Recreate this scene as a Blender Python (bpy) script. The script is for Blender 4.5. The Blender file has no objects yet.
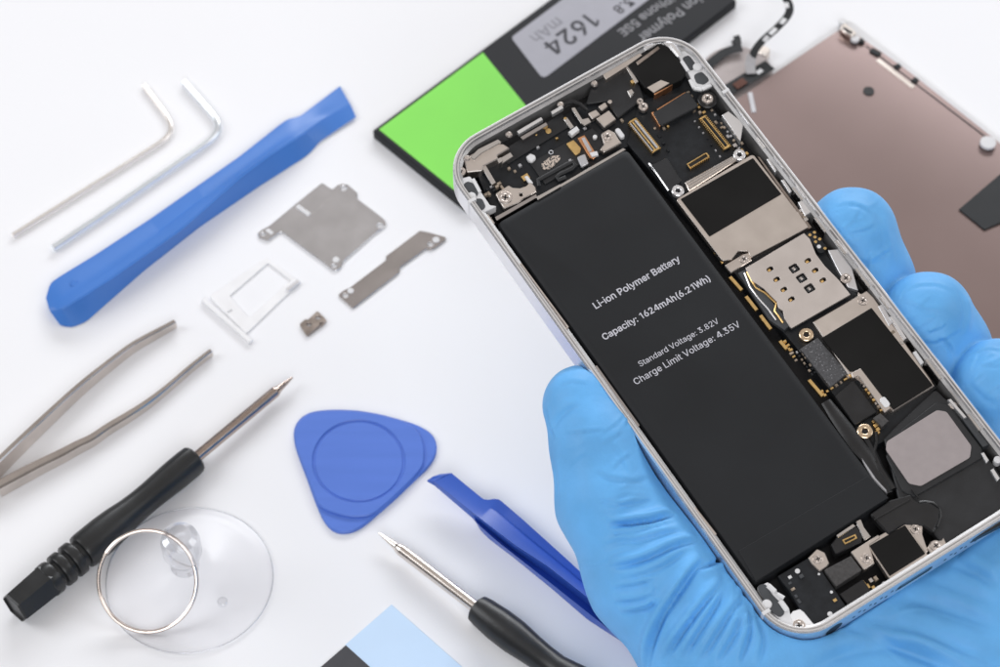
import bpy, math, random
import numpy as np
from mathutils import Matrix, Vector, geometry
random.seed(7)
S = 0.001                                   # all dimensions below are millimetres
sc = bpy.context.scene
col = sc.collection
# ------------------------------------------------------------------ camera
F = 2650.0                                  # focal length in photo pixels (1000 wide)
TH = math.radians(35.3)                     # tilt of the view from straight down
D = 595.0
RC = np.array([[1, 0, 0], [0, math.cos(TH), -math.sin(TH)], [0, math.sin(TH), math.cos(TH)]])
CW = np.array([0, -D*math.sin(TH), D*math.cos(TH)])
cd = bpy.data.cameras.new('camera'); cam = bpy.data.objects.new('camera', cd); col.objects.link(cam)
cam.location = CW*S; cam.rotation_euler = (TH, 0, 0)
cd.sensor_width = 36; cd.lens = F/1000*36; cd.clip_start = 0.02; cd.clip_end = 50
cd.dof.use_dof = True; cd.dof.focus_distance = 0.516; cd.dof.aperture_fstop = 27
sc.camera = cam
# phone pose: origin at the top left corner of the rim, x across, y up, z out of the opened side
RP = RC @ np.array([[0.84357938, -0.53700162, 0.00175534], [0.48571876, 0.76440471, 0.42398433], [-0.22902206, -0.35681184, 0.90566782]])
TP = CW + RC @ np.array([-13.00600475, 35.9565454, -533.48675558])
W, H = 58.6, 123.8
MP = Matrix([list(RP[i]) + [TP[i]*S] for i in range(3)] + [[0, 0, 0, 1]])

def ray(px, py): return RC @ np.array([(px-500)/F, -(py-333.5)/F, -1.0])
def tp(px, py, z=0.0):                      # a point of the table plane (raised by z)
    d = ray(px, py); t = (z-CW[2])/d[2]; return CW + t*d
def lp(px, py, z=0.0):                      # a point of the phone's own plane (raised by z)
    d = RP.T @ ray(px, py); o = RP.T @ (CW-TP); t = (z-o[2])/d[2]; return o + t*d
def tps(pts, z=0.0): return [tp(x, y, z)[:2] for x, y in pts]
def lps(pts, z=0.0): return [lp(x, y, z)[:2] for x, y in pts]

# ------------------------------------------------------------------ materials
def mat(name, rgb, rough=0.5, metal=0.0, noise=0.06, nscale=300, bump=0.0, bscale=800, rvar=0.1, spec=0.5,
        coat=0.0, sss=0.0, speck=None, aniso=None):
    m = bpy.data.materials.new(name); m.use_nodes = True
    nt = m.node_tree; N = nt.nodes; L = nt.links; b = N['Principled BSDF']
    tc = N.new('ShaderNodeTexCoord'); src = tc.outputs['Object']
    if aniso:                               # brushed: noise stretched along one axis
        mp = N.new('ShaderNodeMapping'); mp.inputs['Scale'].default_value = aniso; L.new(src, mp.inputs['Vector']); src = mp.outputs['Vector']
    no = N.new('ShaderNodeTexNoise'); no.inputs['Scale'].default_value = nscale; no.inputs['Detail'].default_value = 6
    L.new(src, no.inputs['Vector'])
    cr = N.new('ShaderNodeValToRGB'); cr.color_ramp.elements[0].position = .3; cr.color_ramp.elements[1].position = .7
    cr.color_ramp.elements[0].color = tuple(c*(1-noise) for c in rgb) + (1,)
    cr.color_ramp.elements[1].color = tuple(min(1, c*(1+noise)) for c in rgb) + (1,)
    L.new(no.outputs['Fac'], cr.inputs['Fac']); out = cr.outputs['Color']
    if speck:
        vo = N.new('ShaderNodeTexNoise'); vo.inputs['Scale'].default_value = speck[1]; vo.inputs['Detail'].default_value = 2
        L.new(tc.outputs['Object'], vo.inputs['Vector'])
        c2 = N.new('ShaderNodeValToRGB'); c2.color_ramp.elements[0].position = speck[2]; c2.color_ramp.elements[1].position = speck[2]+.06
        L.new(vo.outputs['Fac'], c2.inputs['Fac'])
        mx = N.new('ShaderNodeMix'); mx.data_type = 'RGBA'; mx.inputs[7].default_value = tuple(speck[0]) + (1,)
        L.new(c2.outputs['Color'], mx.inputs[0]); L.new(out, mx.inputs[6]); out = mx.outputs[2]
    L.new(out, b.inputs['Base Color'])
    mr = N.new('ShaderNodeMapRange'); mr.inputs[3].default_value = max(.02, rough-rvar); mr.inputs[4].default_value = min(1, rough+rvar)
    L.new(no.outputs['Fac'], mr.inputs[0]); L.new(mr.outputs[0], b.inputs['Roughness'])
    b.inputs['Metallic'].default_value = metal
    b.inputs['Specular IOR Level'].default_value = spec
    b.inputs['Coat Weight'].default_value = coat
    if sss:
        b.inputs['Subsurface Weight'].default_value = sss; b.inputs['Subsurface Scale'].default_value = 0.002
        b.inputs['Subsurface Radius'].default_value = (.4, .7, 1)
    if bump:
        nb = N.new('ShaderNodeTexNoise'); nb.inputs['Scale'].default_value = bscale; nb.inputs['Detail'].default_value = 4
        L.new(src, nb.inputs['Vector'])
        bp = N.new('ShaderNodeBump'); bp.inputs['Strength'].default_value = bump; bp.inputs['Distance'].default_value = .0004
        L.new(nb.outputs['Fac'], bp.inputs['Height']); L.new(bp.outputs['Normal'], b.inputs['Normal'])
    return m

M = {}
M['table'] = mat('white_table', (.868, .872, .893), .5, noise=.008, nscale=12, bump=.03, bscale=900, spec=.25)
M['glove'] = mat('blue_nitrile', (.130, .425, .82), .52, noise=.09, nscale=110, bump=.28, bscale=520, sss=.04, spec=.4)
M['alu'] = mat('silver_aluminium', (.86, .86, .88), .34, .88, noise=.02, nscale=500, rvar=.015)
M['wallm'] = mat('shaded_inner_wall', (.46, .455, .455), .38, .7, noise=.15, nscale=250)  # darker copy of the aluminium, recess shade put into the colour for depth
M['edge'] = mat('polished_edge', (.95, .95, .96), .22, .8, noise=.01, rvar=.015)
M['steel'] = mat('steel', (.78, .75, .72), .24, 1, noise=.04, nscale=260, rvar=.08)
M['nickel'] = mat('warm_nickel_shield', (.82, .75, .69), .33, 1, noise=.04, nscale=220, rvar=.08)
M['sim'] = mat('grey_nickel_plate', (.80, .74, .70), .40, 1, noise=.03, nscale=200, rvar=.06)
M['screw'] = mat('screw_steel', (.80, .73, .68), .3, 1, noise=.08, nscale=900)
M['gold'] = mat('gold_contact', (.90, .62, .26), .33, 1, noise=.08, nscale=900)
M['dcop'] = mat('dark_copper', (.12, .045, .03), .4, .3)
M['ringm'] = mat('ring_steel', (.62, .54, .49), .18, 1, noise=.05)
M['rose'] = mat('pale_gold', (.84, .66, .46), .28, 1, noise=.08, nscale=900)
M['copper'] = mat('copper_foil', (.80, .40, .20), .38, 1, noise=.08, nscale=700)
M['void'] = mat('dark_inner_floor', (.012, .012, .014), .5, noise=.2)
M['batt'] = mat('battery_wrap', (.0135, .0148, .017), .55, noise=.12, nscale=45, bump=.06, bscale=160, spec=.28, rvar=.12)
M['board'] = mat('black_circuit_board', (.013, .015, .018), .40, noise=.25, nscale=500, bump=.06, bscale=1500, spec=.35)
M['flex'] = mat('black_flex', (.017, .018, .020), .42, noise=.15, nscale=260, bump=.05, bscale=500)
M['black'] = mat('black_plastic', (.012, .012, .013), .38, noise=.15, nscale=300, bump=.05, bscale=700)
M['sticker'] = mat('black_sticker', (.008, .008, .008), .3, noise=.2, nscale=80, bump=.03, bscale=120, spec=.22)
M['grip'] = mat('black_handle_plastic', (.016, .017, .018), .36, noise=.15, nscale=200, bump=.08, bscale=900)
M['chip'] = mat('grey_chip', (.06, .06, .064), .6, noise=.3, nscale=1500, speck=((.20, .20, .21), 2600, .62))
M['gchip'] = mat('smooth_grey_chip', (.052, .05, .05), .5, noise=.25, nscale=1800)
M['pad'] = mat('corner_pad', (.055, .06, .066), .45, noise=.15)
M['white'] = mat('white_plastic', (.72, .72, .73), .35, noise=.02)
M['mesh'] = mat('speaker_pad_film', (.33, .29, .29), .6, noise=.04, nscale=600)
M['gpad'] = mat('grey_contact', (.55, .55, .57), .4, .6, noise=.06)
M['print'] = mat('printed_letters', (.55, .55, .60), .6, noise=.04)
M['smd'] = mat('small_part_beige', (.40, .33, .26), .4, .5, noise=.4, nscale=1500)
M['datam'] = mat('speckled_sticker', (.55, .46, .39), .6, noise=.2, nscale=1500, speck=((.05, .05, .05), 2600, .5))
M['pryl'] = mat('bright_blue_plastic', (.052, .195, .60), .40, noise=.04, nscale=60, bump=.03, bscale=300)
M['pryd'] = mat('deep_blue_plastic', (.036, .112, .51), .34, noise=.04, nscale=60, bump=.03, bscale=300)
M['pick'] = mat('violet_blue_plastic', (.095, .20, .65), .40, noise=.04, nscale=70, bump=.035, bscale=260, aniso=(.5, 5, 1))
M['keyw'] = mat('warm_bright_key', (.97, .92, .88), .2, .6, noise=.02, rvar=.02)
M['keyb'] = mat('cool_bright_key', (.90, .94, .98), .18, .6, noise=.02, rvar=.02)
M['tray'] = mat('white_silver_tray', (.88, .88, .89), .42, .15, noise=.02)
M['plate'] = mat('bracket_steel', (.78, .775, .79), .22, 1, noise=.05, nscale=150, rvar=.03)
M['plate2'] = mat('brownish_bracket_steel', (.57, .535, .52), .24, 1, noise=.08, nscale=120, rvar=.04)
M['clipm'] = mat('bronze_clip', (.42, .36, .32), .35, 1, noise=.2, nscale=600)
M['tweez'] = mat('tweezer_steel', (.70, .645, .605), .16, 1, noise=.08, nscale=200, rvar=.04)
M['shaft'] = mat('screwdriver_shaft', (.76, .70, .65), .22, 1, noise=.05, nscale=300, rvar=.02)
M['shaft2'] = mat('brown_tinted_shaft', (.50, .41, .36), .2, 1, noise=.05, nscale=300, rvar=.02)
M['green'] = mat('green_label', (.235, .77, .095), .5, noise=.02, nscale=80)
M['sbatt'] = mat('spare_battery_wrap', (.017, .018, .021), .55, noise=.08, nscale=100, spec=.25)
M['glabel'] = mat('grey_label', (.40, .40, .45), .5, noise=.03)
M['dprint'] = mat('dark_print', (.045, .045, .055), .6, noise=.1)
M['fprint'] = mat('faint_print', (.24, .24, .27), .6, noise=.1)
M['wprint'] = mat('pale_print', (.30, .30, .32), .6, noise=.1)
M['lcd'] = mat('screen_back_metal', (.36, .275, .262), .29, 1, noise=.03, nscale=25, rvar=.02)
M['foam'] = mat('dark_tape', (.019, .021, .023), .7, noise=.1)
M['disc'] = mat('grey_disc_film', (.42, .37, .36), .45, .3, noise=.06)
M['film'] = mat('pale_blue_film', (.60, .77, .97), .4, noise=.02, nscale=60)
M['tab'] = mat('charcoal_tab', (.055, .055, .062), .6, noise=.1)
M['pink'] = mat('pink_tab', (.80, .35, .70), .5)
M['lens'] = mat('bluish_glass', (.1, .2, .6), .1, noise=.1, coat=1)

def clear(name, tint, k0, k1, rough):
    m = bpy.data.materials.new(name); m.use_nodes = True; nt = m.node_tree; N = nt.nodes; L = nt.links
    N.remove(N['Principled BSDF'])
    tr = N.new('ShaderNodeBsdfTransparent'); tr.inputs[0].default_value = tint + (1,)
    gl = N.new('ShaderNodeBsdfGlossy'); gl.inputs['Roughness'].default_value = rough; gl.inputs['Color'].default_value = (1, 1, 1, 1)
    lw = N.new('ShaderNodeLayerWeight'); lw.inputs[0].default_value = .35
    mr = N.new('ShaderNodeMapRange'); mr.inputs[3].default_value = k0; mr.inputs[4].default_value = k1
    no = N.new('ShaderNodeTexNoise'); no.inputs['Scale'].default_value = 90
    tc = N.new('ShaderNodeTexCoord'); L.new(tc.outputs['Object'], no.inputs['Vector'])
    bp = N.new('ShaderNodeBump'); bp.inputs['Strength'].default_value = .15; bp.inputs['Distance'].default_value = .001
    L.new(no.outputs['Fac'], bp.inputs['Height']); L.new(bp.outputs['Normal'], gl.inputs['Normal'])
    mx = N.new('ShaderNodeMixShader'); L.new(lw.outputs['Facing'], mr.inputs[0]); L.new(mr.outputs[0], mx.inputs[0])
    L.new(tr.outputs[0], mx.inputs[1]); L.new(gl.outputs[0], mx.inputs[2]); L.new(mx.outputs[0], N['Material Output'].inputs[0])
    return m
M['clear'] = clear('clear_pvc', (.988, .988, .992), .008, .10, .25)
M['knob'] = clear('clear_pvc_knob', (.89, .895, .91), .10, .65, .14)

# ------------------------------------------------------------------ mesh helper
def area(p): return .5*sum(p[i][0]*p[(i+1) % len(p)][1]-p[(i+1) % len(p)][0]*p[i][1] for i in range(len(p)))
def inset(p, d):
    n = len(p); out = []
    for i in range(n):
        a, b, c = np.array(p[i-1][:2]), np.array(p[i][:2]), np.array(p[(i+1) % n][:2])
        u = b-a; v = c-b; u = u/(np.linalg.norm(u)+1e-9); v = v/(np.linalg.norm(v)+1e-9)
        n1 = np.array([-u[1], u[0]]); n2 = np.array([-v[1], v[0]]); m = n1+n2
        k = 1+n1@n2
        m = m/max(k, .35)
        out.append(b+m*d)
    return out
def rounded(p, r, n=5):
    if area(p) < 0: p = p[::-1]
    out = []; N_ = len(p)
    for i in range(N_):
        a, b, c = np.array(p[i-1][:2]), np.array(p[i][:2]), np.array(p[(i+1) % N_][:2])
        u = a-b; v = c-b; lu = np.linalg.norm(u); lv = np.linalg.norm(v); u = u/lu; v = v/lv
        ang = math.acos(max(-1, min(1, u@v)))
        if ang > 2.9: out.append(b); continue
        t = min(r/math.tan(ang/2), lu*.48, lv*.48); p1 = b+u*t; p2 = b+v*t
        for k in range(n+1):
            s = k/n; out.append((1-s)**2*p1+2*s*(1-s)*b+s*s*p2)
    return out
def circle(cx, cy, r, n=20, a0=0): return [np.array([cx+r*math.cos(a0+2*math.pi*k/n), cy+r*math.sin(a0+2*math.pi*k/n)]) for k in range(n)]
def rrect(x0, y0, x1, y1, r, n=8):
    out = []
    for cx, cy, a in ((x1-r, y1-r, 0), (x0+r, y1-r, 90), (x0+r, y0+r, 180), (x1-r, y0+r, 270)):
        for k in range(n+1):
            t = math.radians(a+90*k/n); out.append(np.array([cx+r*math.cos(t), cy+r*math.sin(t)]))
    return out
class MB:
    def __init__(s): s.v = []; s.f = []; s.m = []; s.cur = 0; s.sm = []
    def ring(s, pts, z=None):
        i = len(s.v)
        for p in pts: s.v.append((p[0], p[1], p[2] if z is None else z))
        return list(range(i, len(s.v)))
    def face(s, idx, smooth=False): s.f.append(idx); s.m.append(s.cur); s.sm.append(smooth)
    def bridge(s, a, b, smooth=False, closed=True):
        n = len(a)
        for k in range(n if closed else n-1): s.face([a[k], a[(k+1) % n], b[(k+1) % n], b[k]], smooth)
    def plate(s, pts, z0, z1, ch=.08, holes=(), side=True):
        pts = [np.array(p[:2]) for p in pts]
        if area(pts) < 0: pts = pts[::-1]
        hs = []
        for h in holes:
            h = [np.array(p[:2]) for p in h]
            hs.append(h[::-1] if area(h) > 0 else h)
        caps = []
        for q in [pts]+hs:
            a = s.ring(q, z0)
            if ch > 0:
                b = s.ring(q, z1-ch); c = s.ring(inset(q, ch), z1); s.bridge(a, b); s.bridge(b, c); caps.append(c)
            else:
                c = s.ring(q, z1); s.bridge(a, c); caps.append(c)
        if hs:
            flat = [i for c in caps for i in c]
            for t in geometry.tessellate_polygon([[Vector((s.v[i][0], s.v[i][1], 0)) for i in c] for c in caps]):
                t = [flat[k] for k in t]
                A, B, C_ = (s.v[k] for k in t)
                if (B[0]-A[0])*(C_[1]-A[1])-(B[1]-A[1])*(C_[0]-A[0]) < 0: t = t[::-1]
                s.face(t)
        else: s.face(caps[0])
        return caps
    def box(s, cx, cy, w, h, ang, z0, z1, ch=.05):
        c, n = math.cos(ang), math.sin(ang)
        s.plate([(cx+x*c-y*n, cy+x*n+y*c) for x, y in ((-w/2, -h/2), (w/2, -h/2), (w/2, h/2), (-w/2, h/2))], z0, z1, ch)
    def disc(s, cx, cy, r, z0, z1, n=20, ch=.06): s.plate(circle(cx, cy, r, n), z0, z1, ch)
    def tube(s, pts, r, n=10, closed=False, caps=True, smooth=True, squash=1.0):
        P = [np.array(p, float) for p in pts]; m = len(P); rs = r if hasattr(r, '__len__') else [r]*m
        up = None; rings = []
        for i in range(m):
            if closed: t = P[(i+1) % m]-P[i-1]
            else: t = P[min(i+1, m-1)]-P[max(i-1, 0)]
            t = t/np.linalg.norm(t)
            if up is None:
                up = np.array([0, 0, 1.0]) if abs(t[2]) < .9 else np.array([1.0, 0, 0])
            up = up-t*(up@t); up = up/np.linalg.norm(up); sd = np.cross(t, up)
            rings.append(s.ring([P[i]+rs[i]*(math.cos(a)*sd+math.sin(a)*up*squash) for a in [2*math.pi*k/n+math.pi/n for k in range(n)]]))
        for i in range(m-1): s.bridge(rings[i], rings[i+1], smooth)
        if closed: s.bridge(rings[-1], rings[0], smooth)
        elif caps: s.face(rings[0][::-1]); s.face(rings[-1])
        return rings
    def lathe(s, c, prof, n=24, axis=None, smooth=True, sharp=False):     # prof: (radius, height) from bottom to top
        ax = np.array(axis if axis is not None else (0, 0, 1), float); ax = ax/np.linalg.norm(ax)
        if smooth and sharp:
            q = [prof[0]]
            for (r0, h0), (r1, h1) in zip(prof, prof[1:]):
                L_ = math.hypot(r1-r0, h1-h0)
                if L_ > .5:
                    for k in (.12/L_, 1-.12/L_): q.append((r0+(r1-r0)*k, h0+(h1-h0)*k))
                q.append((r1, h1))
            prof = q
        e = np.array([1.0, 0, 0]) if abs(ax[0]) < .8 else np.array([0, 1.0, 0])
        e = e-ax*(e@ax); e = e/np.linalg.norm(e); g = np.cross(ax, e); c = np.array(c, float); rings = []
        for r, h in prof: rings.append(s.ring([c+ax*h+max(r, 1e-4)*(math.cos(2*math.pi*k/n)*e+math.sin(2*math.pi*k/n)*g) for k in range(n)]))
        for a, b in zip(rings, rings[1:]): s.bridge(a, b, smooth)
        s.face(rings[0][::-1]); s.face(rings[-1])
def mesh_from(name, v, f, mats, mi=None, sm=None):
    me = bpy.data.meshes.new(name); me.from_pydata([tuple(p) for p in v], [], f); me.update()
    for m in mats: me.materials.append(m)
    if mi is not None: me.polygons.foreach_set('material_index', mi)
    if sm is not None: me.polygons.foreach_set('use_smooth', sm)
    me.validate()
    if sm is not None and any(sm): me.set_sharp_from_angle(angle=math.radians(28))
    return me
def obj(name, mb, mats, parent=None, local=False, label=None):
    """link the shapes of mb (millimetres) as ONE mesh object; local: already in the parent's space"""
    if not isinstance(mats, (list, tuple)): mats = [mats]
    v = np.array(mb.v, float)*S; mw = None
    if parent is not None and not local:
        inv = np.array(world(parent).inverted()); v = v @ inv[:3, :3].T + inv[:3, 3]
    me = mesh_from(name, v, mb.f, [M[k] for k in mats], mb.m, mb.sm)
    o = bpy.data.objects.new(name, me); col.objects.link(o)
    if parent is not None: o.parent = parent
    if label: o['label'] = label
    return o
def world(o):
    m = o.matrix_basis.copy()
    while o.parent is not None: o = o.parent; m = o.matrix_basis @ m
    return m
def thing(name, label, cat, loc=(0, 0, 0), group=None):
    o = bpy.data.objects.new(name, None); col.objects.link(o); o.empty_display_size = .005
    o.location = np.array(loc)*S; o['label'] = label; o['category'] = cat
    if group: o['group'] = group
    return o
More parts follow.
